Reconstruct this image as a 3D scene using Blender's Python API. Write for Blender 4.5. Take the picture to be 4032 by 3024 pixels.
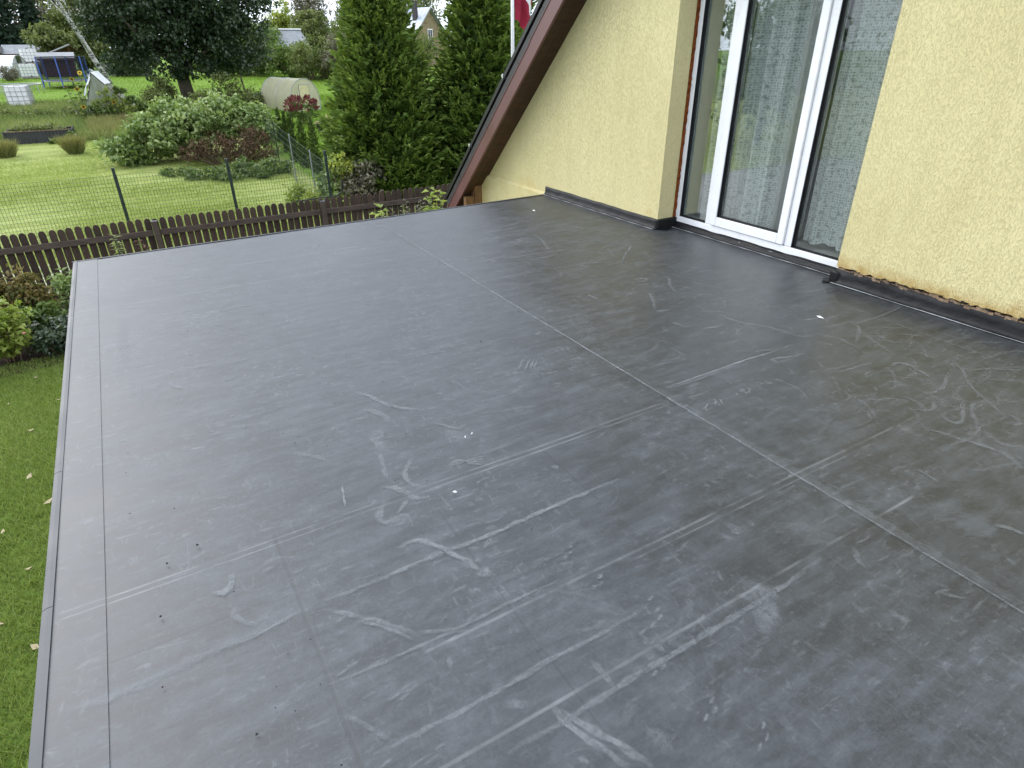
import bpy, math, random
import numpy as np
from mathutils import Vector, Matrix

random.seed(7)
RNG = np.random.default_rng(7)
for o in list(bpy.data.objects):
    bpy.data.objects.remove(o, do_unlink=True)
SC = bpy.context.scene
COL = SC.collection
R = math.radians

# ------------------------------------------------------------------ camera
def cam_axes(yaw, pitch, roll):
    cy, sy, cp, sp = math.cos(yaw), math.sin(yaw), math.cos(pitch), math.sin(pitch)
    f = Vector((sy * cp, cy * cp, -sp)); r = Vector((cy, -sy, 0)); u = r.cross(f)
    return r * math.cos(roll) + u * math.sin(roll), u * math.cos(roll) - r * math.sin(roll), f

_r, _u, _f = cam_axes(0.53377, 0.49757, -0.0074128)
cam_data = bpy.data.cameras.new('camera')
cam = bpy.data.objects.new('camera', cam_data); COL.objects.link(cam)
cam.matrix_world = Matrix(((_r.x, _u.x, -_f.x, 0.0), (_r.y, _u.y, -_f.y, 0.0), (_r.z, _u.z, -_f.z, 1.6), (0, 0, 0, 1)))
cam_data.sensor_width = 36.0
cam_data.lens = 36.0 * 2443.3 / 4032.0
cam_data.clip_start = 0.05
cam_data.clip_end = 2000.0
SC.camera = cam

# ------------------------------------------------------------------ overcast sky and a soft sun
SUN_EL, SUN_AZ = R(34), R(-30)          # azimuth measured from +Y towards +X
W = bpy.data.worlds.new('World'); SC.world = W; W.use_nodes = True
nt = W.node_tree; nt.nodes.clear()
n_sky = nt.nodes.new('ShaderNodeTexSky'); n_sky.sky_type = 'NISHITA'; n_sky.sun_disc = False
n_sky.sun_elevation = SUN_EL; n_sky.sun_rotation = SUN_AZ
n_sky.air_density = 1.0; n_sky.dust_density = 6.0; n_sky.ozone_density = 1.0
n_hsv = nt.nodes.new('ShaderNodeHueSaturation'); n_hsv.inputs['Saturation'].default_value = 0.22
n_mix = nt.nodes.new('ShaderNodeMix'); n_mix.data_type = 'RGBA'; n_mix.inputs[0].default_value = 0.75
n_mix.inputs[7].default_value = (15.2, 16.6, 19.0, 1)     # even cloud cover
n_bg = nt.nodes.new('ShaderNodeBackground'); n_bg.inputs['Strength'].default_value = 0.10
n_out = nt.nodes.new('ShaderNodeOutputWorld')
nt.links.new(n_sky.outputs[0], n_hsv.inputs['Color']); nt.links.new(n_hsv.outputs[0], n_mix.inputs[6])
nt.links.new(n_mix.outputs[2], n_bg.inputs['Color']); nt.links.new(n_bg.outputs[0], n_out.inputs[0])

sun_d = bpy.data.lights.new('sun', 'SUN'); sun_d.energy = 1.35; sun_d.angle = R(45); sun_d.color = (1.0, 0.97, 0.92)
sun = bpy.data.objects.new('sun', sun_d); COL.objects.link(sun)
_d = Vector((math.sin(SUN_AZ) * math.cos(SUN_EL), math.cos(SUN_AZ) * math.cos(SUN_EL), math.sin(SUN_EL)))
sun.rotation_euler = _d.to_track_quat('Z', 'Y').to_euler(); sun.location = (0, 0, 30)

SC.view_settings.view_transform = 'Standard'; SC.view_settings.look = 'None'
SC.view_settings.gamma = 1.0; SC.view_settings.use_curve_mapping = False
SC.view_settings.exposure = 0.50
SC.render.engine = 'CYCLES'
SC.cycles.max_bounces = 7; SC.cycles.diffuse_bounces = 3; SC.cycles.glossy_bounces = 3
SC.cycles.transparent_max_bounces = 14; SC.cycles.transmission_bounces = 4
SC.cycles.use_denoising = True

# ------------------------------------------------------------------ material helpers
class NT:
    def __init__(s, name):
        s.m = bpy.data.materials.new(name); s.m.use_nodes = True
        s.t = s.m.node_tree; s.t.nodes.clear()
        s.out = s.t.nodes.new('ShaderNodeOutputMaterial')
    def n(s, typ, **kw):
        nd = s.t.nodes.new('ShaderNode' + typ)
        for k, v in kw.items(): setattr(nd, k, v)
        return nd
    def l(s, a, b): s.t.links.new(a, b)
    def val(s, sock, v):
        if hasattr(v, 'is_linked') or hasattr(v, 'links'): s.l(v, sock)
        else: sock.default_value = v
    def coord(s, kind='Object'): return s.n('TexCoord').outputs[kind]
    def mapping(s, vec, scale=(1, 1, 1), rot=(0, 0, 0), loc=(0, 0, 0)):
        m = s.n('Mapping'); s.l(vec, m.inputs[0]); m.inputs['Scale'].default_value = scale
        m.inputs['Rotation'].default_value = rot; m.inputs['Location'].default_value = loc
        return m.outputs[0]
    def noise(s, vec, scale, detail=4, rough=.55, dist=0.0, out=0):
        t = s.n('TexNoise'); s.l(vec, t.inputs['Vector']); t.inputs['Scale'].default_value = scale
        t.inputs['Detail'].default_value = detail; t.inputs['Roughness'].default_value = rough
        t.inputs['Distortion'].default_value = dist
        return t.outputs[out]
    def vor(s, vec, scale, feature='F1', out='Distance'):
        t = s.n('TexVoronoi'); t.feature = feature; s.l(vec, t.inputs['Vector']); t.inputs['Scale'].default_value = scale
        return t.outputs[out]
    def math(s, op, a, b=None, c=None, clamp=False):
        m = s.n('Math'); m.operation = op; m.use_clamp = clamp
        s.val(m.inputs[0], a)
        if b is not None: s.val(m.inputs[1], b)
        if c is not None: s.val(m.inputs[2], c)
        return m.outputs[0]
    def rng(s, v, a, b, c=0.0, d=1.0):
        m = s.n('MapRange'); s.l(v, m.inputs[0])
        for i, x in zip((1, 2, 3, 4), (a, b, c, d)): m.inputs[i].default_value = x
        return m.outputs[0]
    def ramp(s, fac, stops, interp='LINEAR'):
        r = s.n('ValToRGB'); s.l(fac, r.inputs[0]); r.color_ramp.interpolation = interp
        el = r.color_ramp.elements
        while len(el) < len(stops): el.new(0.5)
        for e, (p, c) in zip(el, stops):
            e.position = p; e.color = (*c, 1) if len(c) == 3 else c
        return r.outputs[0]
    def mix(s, fac, a, b, mode='MIX'):
        m = s.n('Mix'); m.data_type = 'RGBA'; m.blend_type = mode
        s.val(m.inputs[0], fac)
        for i, x in ((6, a), (7, b)):
            if isinstance(x, tuple): m.inputs[i].default_value = (*x, 1) if len(x) == 3 else x
            else: s.l(x, m.inputs[i])
        return m.outputs[2]
    def bump(s, h, strength, dist, normal=None):
        b = s.n('Bump'); s.l(h, b.inputs['Height']); b.inputs['Strength'].default_value = strength
        b.inputs['Distance'].default_value = dist
        if normal is not None: s.l(normal, b.inputs['Normal'])
        return b.outputs[0]
    def bsdf(s, col, rough=.6, normal=None, spec=.5, metal=0.0):
        b = s.n('BsdfPrincipled')
        if isinstance(col, tuple): b.inputs['Base Color'].default_value = (*col, 1)
        else: s.l(col, b.inputs['Base Color'])
        s.val(b.inputs['Roughness'], rough)
        s.val(b.inputs['Specular IOR Level'], spec); b.inputs['Metallic'].default_value = metal
        if normal is not None: s.l(normal, b.inputs['Normal'])
        return b.outputs[0]
    def done(s, shader): s.l(shader, s.out.inputs[0]); return s.m

def plain(name, col, rough=.6, var=.25, scale=6.0, bump=.15, bscale=40.0, bdist=.004, spec=.4, metal=0.0, stretch=(1, 1, 1)):
    t = NT(name); c = t.mapping(t.coord(), stretch)
    n1 = t.noise(c, scale, 5, .6)
    f = t.rng(n1, .3, .7, 1 - var, 1 + var)
    lo = tuple(x * (1 - var) for x in col); hi = tuple(min(1, x * (1 + var)) for x in col)
    cc = t.ramp(n1, [(.3, lo), (.7, hi)])
    n2 = t.noise(c, bscale, 3, .6)
    rr = t.rng(n1, .3, .7, max(.05, rough - .08), min(1, rough + .08))
    return t.done(t.bsdf(cc, rr, t.bump(n2, bump, bdist) if bump else None, spec, metal))

def leafmat(name, cols, rough=.55, trans=.3, spec=.35):
    """leaf colour from a random value stored per leaf; a share of the light passes through"""
    t = NT(name)
    a = t.n('Attribute'); a.attribute_name = 'tint'
    k = len(cols)
    c = t.ramp(a.outputs['Fac'], [(i / (k - 1), cc) for i, cc in enumerate(cols)])
    b = t.bsdf(c, rough, None, spec)
    tr = t.n('BsdfTranslucent')
    bright = t.mix(1.0, c, (1.25, 1.35, .8), 'MULTIPLY'); t.l(bright, tr.inputs[0])
    m = t.n('MixShader'); m.inputs[0].default_value = trans
    t.l(b, m.inputs[1]); t.l(tr.outputs[0], m.inputs[2])
    return t.done(m.outputs[0])

# ------------------------------------------------------------------ object helpers
def tag(o, label=None, cat=None, group=None, kind=None):
    if label: o['label'] = label
    if cat: o['category'] = cat
    if group: o['group'] = group
    if kind: o['kind'] = kind
    return o

WORLD_EMPTIES = set()
def wempty(name, loc, label=None, cat=None, group=None):
    """an Empty at a thing's base whose parts are modelled in world coordinates"""
    o = empty(name, loc, 0.0, label, cat, group); WORLD_EMPTIES.add(o.name); return o

def empty(name, loc=(0, 0, 0), rz=0.0, label=None, cat=None, group=None):
    o = bpy.data.objects.new(name, None); COL.objects.link(o)
    o.location = loc; o.rotation_euler = (0, 0, rz); o.empty_display_size = .1
    return tag(o, label, cat, group)

def link(name, me, mat, parent=None):
    if mat is not None and not me.materials: me.materials.append(mat)
    o = bpy.data.objects.new(name, me); COL.objects.link(o)
    if parent is not None:
        o.parent = parent
        if parent.name in WORLD_EMPTIES: o.matrix_parent_inverse = Matrix.Translation(parent.location).inverted()
    return o

class MB:
    def __init__(s): s.v = []; s.f = []
    def add(s, vs, fs):
        b = len(s.v); s.v += [tuple(v) for v in vs]; s.f += [tuple(i + b for i in f) for f in fs]; return s
    def box(s, lo, hi, rot=None, about=None):
        x0, y0, z0 = lo; x1, y1, z1 = hi
        vs = [Vector(p) for p in ((x0, y0, z0), (x1, y0, z0), (x1, y1, z0), (x0, y1, z0), (x0, y0, z1), (x1, y0, z1), (x1, y1, z1), (x0, y1, z1))]
        if rot is not None:
            c = Vector(about) if about is not None else (Vector(lo) + Vector(hi)) / 2
            vs = [c + rot @ (v - c) for v in vs]
        return s.add(vs, [(3, 2, 1, 0), (4, 5, 6, 7), (0, 1, 5, 4), (1, 2, 6, 5), (2, 3, 7, 6), (3, 0, 4, 7)])
    def prism(s, poly, axis, a, b):
        """poly: 2-D outline; extruded from a to b along axis ('x','y','z')"""
        def P(p, t): return {'x': (t, p[0], p[1]), 'y': (p[0], t, p[1]), 'z': (p[0], p[1], t)}[axis]
        n = len(poly)
        vs = [P(p, a) for p in poly] + [P(p, b) for p in poly]
        fs = [tuple(range(n))[::-1], tuple(range(n, 2 * n))] + [(i, (i + 1) % n, n + (i + 1) % n, n + i) for i in range(n)]
        return s.add(vs, fs)
    def tube(s, pts, rad, n=8, caps=True):
        pts = [Vector(p) for p in pts]
        if not hasattr(rad, '__len__'): rad = [rad] * len(pts)
        rings = []
        for i, p in enumerate(pts):
            d = (pts[min(i + 1, len(pts) - 1)] - pts[max(i - 1, 0)]).normalized()
            a = d.orthogonal().normalized() if i == 0 else (a - d * a.dot(d)).normalized()
            b = d.cross(a)
            rings.append([p + (a * math.cos(2 * math.pi * k / n) + b * math.sin(2 * math.pi * k / n)) * rad[i] for k in range(n)])
        vs = [v for r in rings for v in r]; fs = []
        for i in range(len(pts) - 1):
            for k in range(n):
                fs.append((i * n + k, i * n + (k + 1) % n, (i + 1) * n + (k + 1) % n, (i + 1) * n + k))
        if caps: fs += [tuple(range(n))[::-1], tuple(range((len(pts) - 1) * n, len(pts) * n))]
        return s.add(vs, fs)
    def grid(s, fn, nu, nv):
        vs = [fn(i / nu, j / nv) for i in range(nu + 1) for j in range(nv + 1)]
        fs = [(i * (nv + 1) + j, (i + 1) * (nv + 1) + j, (i + 1) * (nv + 1) + j + 1, i * (nv + 1) + j + 1) for i in range(nu) for j in range(nv)]
        return s.add(vs, fs)
    def mesh(s, name, smooth=False):
        me = bpy.data.meshes.new(name); me.from_pydata([tuple(v) for v in s.v], [], s.f); me.update()
        if smooth: me.polygons.foreach_set('use_smooth', [True] * len(me.polygons))
        return me
    def build(s, name, mat, parent=None, smooth=False, bevel=0.0):
        o = link(name, s.mesh(name, smooth), mat, parent)
        if bevel:
            b = o.modifiers.new('bevel', 'BEVEL'); b.width = bevel; b.segments = 2; b.limit_method = 'ANGLE'
        return o

def npmesh(name, V, k, mat, parent=None, tint=None, smooth=False):
    """V: (N*k,3) array, consecutive k vertices make one face"""
    V = np.ascontiguousarray(V, dtype=np.float32).reshape(-1, 3); n = len(V) // k
    me = bpy.data.meshes.new(name)
    me.vertices.add(len(V)); me.vertices.foreach_set('co', V.ravel())
    me.loops.add(len(V)); me.loops.foreach_set('vertex_index', np.arange(len(V), dtype=np.int32))
    me.polygons.add(n); me.polygons.foreach_set('loop_start', np.arange(0, n * k, k, dtype=np.int32))
    me.polygons.foreach_set('loop_total', np.full(n, k, dtype=np.int32))
    me.update(calc_edges=True)
    if tint is not None:
        at = me.attributes.new('tint', 'FLOAT', 'FACE'); at.data.foreach_set('value', np.asarray(tint, dtype=np.float32))
    return link(name, me, mat, parent)

def unit(a): return a / np.maximum(np.linalg.norm(a, axis=-1, keepdims=True), 1e-9)
def rdir(n): return unit(RNG.normal(size=(n, 3)))

def kites(P, A, Nn, L, Wd, fold=.25):
    """leaf = folded kite; P centre, A axis, Nn rough normal, L length, Wd width -> (n*4,3)"""
    A = unit(A); S = unit(np.cross(A, Nn)); N2 = np.cross(S, A)
    L = np.broadcast_to(np.asarray(L, float).reshape(-1, 1), (len(P), 1)); Wd = np.broadcast_to(np.asarray(Wd, float).reshape(-1, 1), (len(P), 1))
    V = np.empty((len(P), 4, 3))
    V[:, 0] = P - A * L * .5
    V[:, 1] = P + S * Wd * .5 + N2 * Wd * fold - A * L * .08
    V[:, 2] = P + A * L * .5 - N2 * L * .12
    V[:, 3] = P - S * Wd * .5 + N2 * Wd * fold - A * L * .08
    return V.reshape(-1, 3)

def gz(y):
    t = min(max((y - 18) / 50.0, 0.0), 1.0); return -2.4 + 1.9 * t
def gza(y): return -2.4 + 1.9 * np.clip((y - 18) / 50.0, 0, 1)

def blades(P, h, w, lean, spread=1.0):
    """grass blades as slim triangles"""
    n = len(P); a = RNG.uniform(0, 2 * np.pi, n); s = np.stack([np.cos(a), np.sin(a), np.zeros(n)], 1)
    b = RNG.uniform(0, 2 * np.pi, n); d = np.stack([np.cos(b), np.sin(b), np.zeros(n)], 1) * (RNG.uniform(.1, 1, n) * lean)[:, None]
    h = np.broadcast_to(h, n) * RNG.uniform(.6, 1.2, n)
    V = np.empty((n, 3, 3)); V[:, 0] = P - s * (w / 2); V[:, 1] = P + s * (w / 2)
    V[:, 2] = P + d * h[:, None] + np.array([0, 0, 1]) * h[:, None]
    return V.reshape(-1, 3)

def sample_blobs(blobs, n, inner=.5):
    """n points in a union of ellipsoids, biased towards their shells"""
    vol = np.array([b[3] * b[4] * b[5] for b in blobs]); idx = RNG.choice(len(blobs), n, p=vol / vol.sum())
    B = np.array(blobs)[idx]; d = rdir(n); r = inner + (1 - inner) * RNG.random(n) ** .6
    return B[:, :3] + d * B[:, 3:6] * r[:, None], d

def foliage(name, parent, mat, blobs, nclump, per, crad, L, Wd, inner=.5, floor=None, droop=.15, tvar=.5):
    C, D = sample_blobs(blobs, nclump, inner)
    ct = RNG.random(nclump); cs = RNG.uniform(.7, 1.3, nclump)
    idx = np.repeat(np.arange(nclump), per); n = len(idx)
    off = rdir(n) * (crad * cs[idx] * RNG.random(n) ** .45)[:, None]; off[:, 2] *= .75
    P = C[idx] + off
    A = unit(rdir(n) + off / crad * .6 + np.array([0, 0, -droop]))
    Nn = unit(rdir(n) * .7 + np.array([0, 0, 1.0]))
    tint = np.clip(ct[idx] * tvar + RNG.random(n) * (1 - tvar), 0, 1)
    if floor is not None:
        k = P[:, 2] > floor; P, A, Nn, tint = P[k], A[k], Nn[k], tint[k]
    s = RNG.uniform(.65, 1.25, len(P))
    o = npmesh(name, kites(P, A, Nn, L * s, Wd * s), 4, mat, parent, tint)
    return o, C

def limb_mesh(base, tips, r0, bark, name, parent, bend=.12, fork=None):
    """trunk with limbs, one mesh; tips: list of points (limb ends); fork: height list on trunk"""
    mb = MB(); top = Vector(fork[-1])
    pts = [Vector(p) for p in fork]
    n = len(pts); mb.tube(pts, [r0 * (1 - .75 * i / (n - 1)) for i in range(n)], 8)
    for tp in tips:
        tp = Vector(tp); k = random.randint(max(1, n // 2 - 1), n - 1); a = pts[k]; rr = r0 * (1 - .75 * k / (n - 1)) * .55
        mid = a.lerp(tp, .5) + Vector((random.uniform(-1, 1), random.uniform(-1, 1), random.uniform(0, 1))) * bend * (tp - a).length
        mb.tube([a, mid, tp], [rr, rr * .6, rr * .2], 5)
    return mb.build(name, bark, parent, smooth=True)
STROKES=[(0.018,0.45,[0.205,1.57,0.338,1.564,0.476,1.568,0.655,1.572,0.798,1.561,1.021,1.571,1.142,1.578,1.446,1.58]),
(0.022,0.5,[0.508,1.671,0.539,1.692,0.582,1.688,0.616,1.63,0.655,1.572,0.682,1.508,0.699,1.451,0.71,1.4]),
(0.05,0.35,[0.71,1.436,0.722,1.375]),
(0.02,0.4,[0.661,2.283,0.615,2.098,0.62,2.082]),
(0.02,0.4,[0.78,2.18,0.675,2.062,0.685,2.016,0.721,1.943]),
(0.022,0.45,[0.746,2.885,0.794,2.814,0.825,2.705,0.879,2.614,0.965,2.543]),
(0.03,0.35,[0.71,2.699,0.757,2.661,0.79,2.585,0.795,2.51]),
(0.05,0.3,[0.68,2.444,0.735,2.461,0.667,2.387,0.685,2.283,0.736,2.314]),
(0.025,0.4,[0.575,2.051,0.624,2.008,0.672,1.948,0.649,1.912,0.725,1.879]),
(0.018,0.35,[0.571,1.855,0.642,1.911]),
(0.03,0.4,[0.573,1.959,0.513,1.901,0.49,1.837,0.521,1.813,0.587,1.845,0.618,1.82,0.565,1.791,0.519,1.809]),
(0.008,0.75,[0.444,2.143,0.409,1.999]),
(0.02,0.3,[0.321,2.497,0.382,2.423,0.441,2.372,0.441,2.321]),
(0.012,0.35,[0.866,2.014,0.921,2.029,0.997,2.034,1.063,2.011]),
(0.012,0.35,[0.87,2.022,0.928,2.042,0.989,2.018,1.053,1.994]),
(0.012,0.35,[0.875,2.031,0.935,2.056,0.981,2.003,1.044,1.976]),
(0.012,0.35,[0.879,2.04,0.941,2.069,0.973,1.988,1.034,1.959]),
(0.012,0.3,[1.6,2.65,1.708,2.755]),
(0.012,0.35,[1.621,2.614,1.746,2.744]),
(0.012,0.35,[1.673,2.628,1.759,2.728]),
(0.012,0.3,[1.689,2.619,1.777,2.712]),
(0.06,0.22,[0.964,2.271,1.053,2.225]),
(0.02,0.25,[0.966,2.406,1.056,2.265]),
(0.025,0.25,[0.817,1.57,0.808,1.529,0.779,1.527,0.831,1.521]),
(0.02,0.5,[0.637,0.879,0.635,0.825,0.665,0.761,0.712,0.638]),
(0.022,0.5,[0.639,0.865,0.683,0.785,0.722,0.705,0.763,0.608]),
(0.07,0.3,[0.787,0.652,0.836,0.662,0.859,0.66]),
(0.018,0.35,[0.466,0.824,0.555,0.828,0.64,0.822,0.788,0.828,0.909,0.829,1.132,0.83,1.383,0.831,1.575,0.838,1.765,0.85]),
(0.014,0.3,[0.571,1.002,0.733,1.003,0.84,0.996,1.099,1.003]),
(0.02,0.3,[0.818,0.943,0.824,0.884,0.82,0.826]),
(0.08,0.25,[1.453,0.911,1.452,0.852,1.474,0.804]),
(0.06,0.28,[1.454,0.816,1.394,0.776,1.33,0.741]),
(0.05,0.25,[1.414,0.887,1.4,0.827]),
(0.03,0.25,[1.487,0.843,1.48,0.8]),
(0.03,0.4,[1.042,1.196,1.05,1.176]),
(0.03,0.4,[1.024,1.169,1.033,1.149]),
(0.03,0.4,[0.995,1.167,1.004,1.148]),
(0.03,0.4,[1.111,0.985,1.119,0.968]),
(0.03,0.4,[1.098,0.958,1.106,0.941]),
(0.03,0.4,[1.064,0.949,1.071,0.932]),
(0.03,0.4,[0.981,0.818,0.989,0.802]),
(0.03,0.4,[0.947,0.814,0.954,0.799]),
(0.03,0.4,[1.026,0.669,1.033,0.655]),
(0.03,0.4,[1.011,0.644,1.018,0.63]),
(0.03,0.4,[0.972,0.64,0.979,0.626]),
(0.03,0.4,[1.071,0.518,1.077,0.506]),
(0.03,0.4,[1.033,0.51,1.039,0.498]),
(0.03,0.4,[1.088,0.545,1.095,0.532]),
(0.03,0.4,[1.039,1.368,1.048,1.346]),
(0.03,0.4,[1.024,1.344,1.033,1.322]),
(0.03,0.4,[0.991,1.333,1.0,1.311]),
(0.03,0.4,[1.126,1.033,1.133,1.015]),
(0.16,0.1,[1.874,1.029,1.855,0.964,1.801,0.924]),
(0.12,0.12,[2.403,0.756,2.394,0.667,2.4,0.59]),
(0.015,0.35,[2.484,0.621,2.514,0.587,2.51,0.538]),
(0.02,0.25,[1.917,0.826,1.867,0.775,1.857,0.742]),
(0.015,0.3,[1.964,0.549,1.99,0.51,2.02,0.486]),
(0.03,0.2,[1.765,0.595,1.745,0.553,1.774,0.525]),
(0.03,0.15,[1.156,0.542,1.145,0.503,1.154,0.453]),
(0.03,0.15,[1.123,0.494,1.123,0.45]),
(0.02,0.35,[3.133,1.171,3.085,1.077,3.149,1.072,3.382,1.189]),
(0.02,0.33,[3.035,0.951,3.194,1.028,3.293,1.11,3.372,1.137,3.412,1.122]),
(0.022,0.33,[2.923,1.133,2.966,1.082,2.986,0.997,3.017,0.908,3.035,0.836,2.968,0.735]),
(0.02,0.35,[3.28,1.302,3.38,1.302,3.494,1.329,3.616,1.388]),
(0.02,0.35,[3.432,1.595,3.528,1.609,3.53,1.535,3.504,1.457,3.476,1.406]),
(0.018,0.3,[3.05,1.277,3.133,1.198,3.232,1.252]),
(0.016,0.3,[3.803,1.491,3.791,1.448,3.696,1.339,3.603,1.284,3.513,1.19,3.449,1.09,3.363,0.977]),
(0.016,0.3,[3.733,1.34,3.826,1.318,4.007,1.183]),
(0.02,0.28,[3.158,0.982,3.09,0.894,3.148,0.813]),
(0.016,0.35,[2.476,0.622,2.503,0.584,2.516,0.54]),
(0.016,0.3,[2.586,0.974,2.57,0.877]),
(0.02,0.3,[3.805,2.089,3.805,2.026,3.671,1.955,3.549,1.886]),
(0.016,0.28,[3.754,1.965,3.657,1.849,3.602,1.692]),
(0.02,0.28,[3.181,2.674,3.201,2.494,3.257,2.395,3.321,2.292,3.337,2.132,3.41,2.058]),
(0.02,0.3,[2.834,2.704,2.831,2.626,2.867,2.604]),
(0.02,0.28,[2.93,2.565,2.973,2.507,3.057,2.502]),
(0.02,0.4,[2.911,2.026,2.913,1.975,2.94,1.946,2.907,2.016,3.039,1.973,3.158,1.952]),
(0.012,0.3,[3.169,1.971,3.182,2.003]),
(0.02,0.3,[3.752,1.762,3.754,1.846,3.767,1.897]),
(0.02,0.25,[3.391,2.055,3.368,1.97,3.427,1.934]),
(0.018,0.25,[3.522,1.989,3.493,1.839]),
(0.014,0.25,[3.814,2.083,4.079,2.068,4.368,2.082]),
(0.018,0.25,[3.145,1.7,3.271,1.694,3.381,1.675]),
(0.03,0.25,[3.466,1.749,3.459,1.806]),
(0.05,0.18,[2.832,1.214,2.855,1.149]),
(0.06,0.15,[2.828,1.023,2.852,0.978]),
(0.06,0.14,[3.078,1.765,3.153,1.695]),
(0.05,0.2,[3.374,1.491,3.416,1.443,3.404,1.383]),
(0.1,0.12,[2.261,1.631,2.281,1.55]),
(0.1,0.1,[2.109,1.37,2.1,1.276]),
(0.1,0.1,[1.691,1.328,1.669,1.245]),
(0.13,0.12,[1.863,1.015,1.832,0.949,1.807,0.903]),
(0.13,0.13,[2.396,0.816,2.413,0.726,2.402,0.604]),
(0.03,0.25,[1.615,1.154,1.651,1.122,1.64,1.096,1.608,1.116,1.621,1.151]),
(0.02,0.4,[3.59,2.286,3.688,2.259,3.738,2.245]),
(0.012,0.6,[2.135,2.07,2.501,2.072,2.785,2.078,2.987,2.07,3.199,2.074]),
(0.012,0.35,[2.14,2.051,2.479,2.051,2.777,2.058]),
(0.01,0.3,[3.798,2.061,4.065,2.06,4.393,2.085]),
(0.01,0.28,[4.069,2.416,4.051,2.052,4.029,1.648,4.029,1.193]),
(0.02,0.35,[2.811,5.279,2.91,5.207]),
(0.02,0.35,[2.787,5.032,2.883,5.136,2.928,5.06]),
(0.02,0.35,[2.981,4.98,3.035,4.922,2.966,4.851]),
(0.02,0.35,[3.225,5.019,3.18,4.808,3.068,4.525]),
(0.02,0.35,[3.011,4.477,3.216,4.432]),
(0.02,0.35,[3.056,4.058,3.238,3.982]),
(0.02,0.35,[3.385,3.89,3.581,4.079,3.764,4.217]),
(0.02,0.35,[3.195,3.507,3.295,3.461,3.178,3.408,3.195,3.507]),
(0.02,0.35,[3.417,3.45,3.439,3.371,3.331,3.282,3.24,3.102]),
(0.02,0.35,[3.069,3.208,3.002,3.084,2.888,2.946]),
(0.02,0.35,[2.859,2.915,2.974,2.88]),
(0.02,0.35,[2.885,3.379,2.905,3.324]),
(0.02,0.35,[3.539,3.72,3.582,3.657]),
(0.02,0.35,[2.675,3.424,2.674,3.286]),
(0.02,0.35,[3.062,5.428,3.334,5.475]),
(0.02,0.35,[2.257,4.67,2.34,4.618]),
(0.02,0.35,[2.464,4.579,2.484,4.453]),
(0.02,0.35,[2.74,4.369,3.022,4.348]),
(0.02,0.35,[3.869,5.25,3.941,5.148]),
(0.02,0.35,[2.117,3.241,2.175,3.217]),
(0.02,0.35,[1.946,3.003,2.022,3.041]),
(0.02,0.35,[2.838,2.715,2.841,2.601]),
(0.02,0.35,[3.038,4.033,3.066,3.943]),
(0.02,0.35,[3.719,5.121,3.766,4.932]),
(0.025,0.45,[-0.104,1.805,-0.096,1.775,-0.065,1.775,-0.035,1.81,-0.039,1.859]),
(0.02,0.35,[-0.058,1.691,-0.058,1.649,-0.033,1.611,-0.004,1.583]),
(0.03,0.2,[-0.565,1.542,-0.487,1.537,-0.402,1.539,-0.339,1.537,-0.205,1.549,-0.063,1.551,0.054,1.547]),
(0.015,0.3,[0.139,1.144,0.17,1.104,0.225,1.009]),
(0.014,0.3,[-0.167,1.554,-0.03,1.545,0.128,1.566]),
(0.014,0.35,[0.17,1.003,0.229,0.997,0.366,0.992,0.558,0.993,0.745,0.998]),
(0.018,0.4,[0.201,1.53,0.253,1.476,0.333,1.398,0.414,1.292]),
(0.014,0.45,[0.273,1.438,0.346,1.361,0.396,1.275]),
(0.014,0.35,[0.415,1.295,0.492,1.259,0.557,1.22]),
(0.014,0.35,[0.484,1.242,0.563,1.244,0.603,1.265]),
(0.012,0.3,[0.128,1.258,0.23,1.251,0.484,1.242,0.769,1.25,0.914,1.244]),
(0.035,0.3,[0.231,1.481,0.235,1.458]),
(0.035,0.3,[0.206,1.298,0.21,1.278]),
(0.035,0.3,[0.174,1.287,0.177,1.268]),
(0.035,0.3,[0.272,1.136,0.275,1.118]),
(0.035,0.3,[0.297,1.121,0.3,1.103]),
(0.035,0.3,[0.327,1.134,0.33,1.117]),
(0.035,0.3,[0.216,1.178,0.219,1.16]),
(0.035,0.3,[0.321,0.941,0.323,0.926]),
(0.035,0.3,[0.291,0.92,0.293,0.905]),
(0.035,0.3,[0.259,0.932,0.261,0.918]),
(0.035,0.3,[0.189,0.972,0.192,0.957]),
(0.035,0.3,[0.167,1.764,0.171,1.737]),
(0.035,0.3,[0.073,1.825,0.078,1.797]),
(0.03,0.3,[0.527,0.949,0.596,0.908]),
(0.03,0.25,[0.515,1.019,0.557,0.991]),
(0.015,0.4,[0.467,1.172,0.447,1.12]),
(0.03,0.22,[-0.024,1.258,0.029,1.26]),
(0.1,0.12,[0.053,1.402,0.096,1.383]),
(0.2,0.08,[0.18,1.371,0.203,1.318]),
(0.2,0.07,[0.265,1.112,0.285,1.067]),
(0.025,0.5,[-0.306,4.591,-0.292,4.59]),
(0.025,0.5,[-0.268,4.331,-0.256,4.329]),
(0.025,0.5,[-0.242,4.34,-0.23,4.338]),
(0.025,0.5,[-0.214,4.328,-0.201,4.327]),
(0.025,0.5,[-0.302,4.28,-0.289,4.278]),
(0.025,0.5,[-0.3,4.22,-0.288,4.218]),
(0.025,0.5,[-0.274,4.184,-0.261,4.182]),
(0.025,0.5,[-0.242,4.194,-0.23,4.192]),
(0.025,0.5,[-0.311,4.159,-0.299,4.157]),
(0.025,0.5,[-0.266,4.074,-0.254,4.072]),
(0.025,0.5,[-0.241,4.077,-0.229,4.076]),
(0.025,0.5,[-0.211,4.059,-0.199,4.057]),
(0.025,0.5,[-0.234,3.84,-0.223,3.838]),
(0.025,0.5,[-0.21,3.851,-0.198,3.849]),
(0.025,0.5,[-0.178,3.845,-0.166,3.843]),
(0.025,0.5,[-0.202,3.68,-0.191,3.678]),
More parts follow.
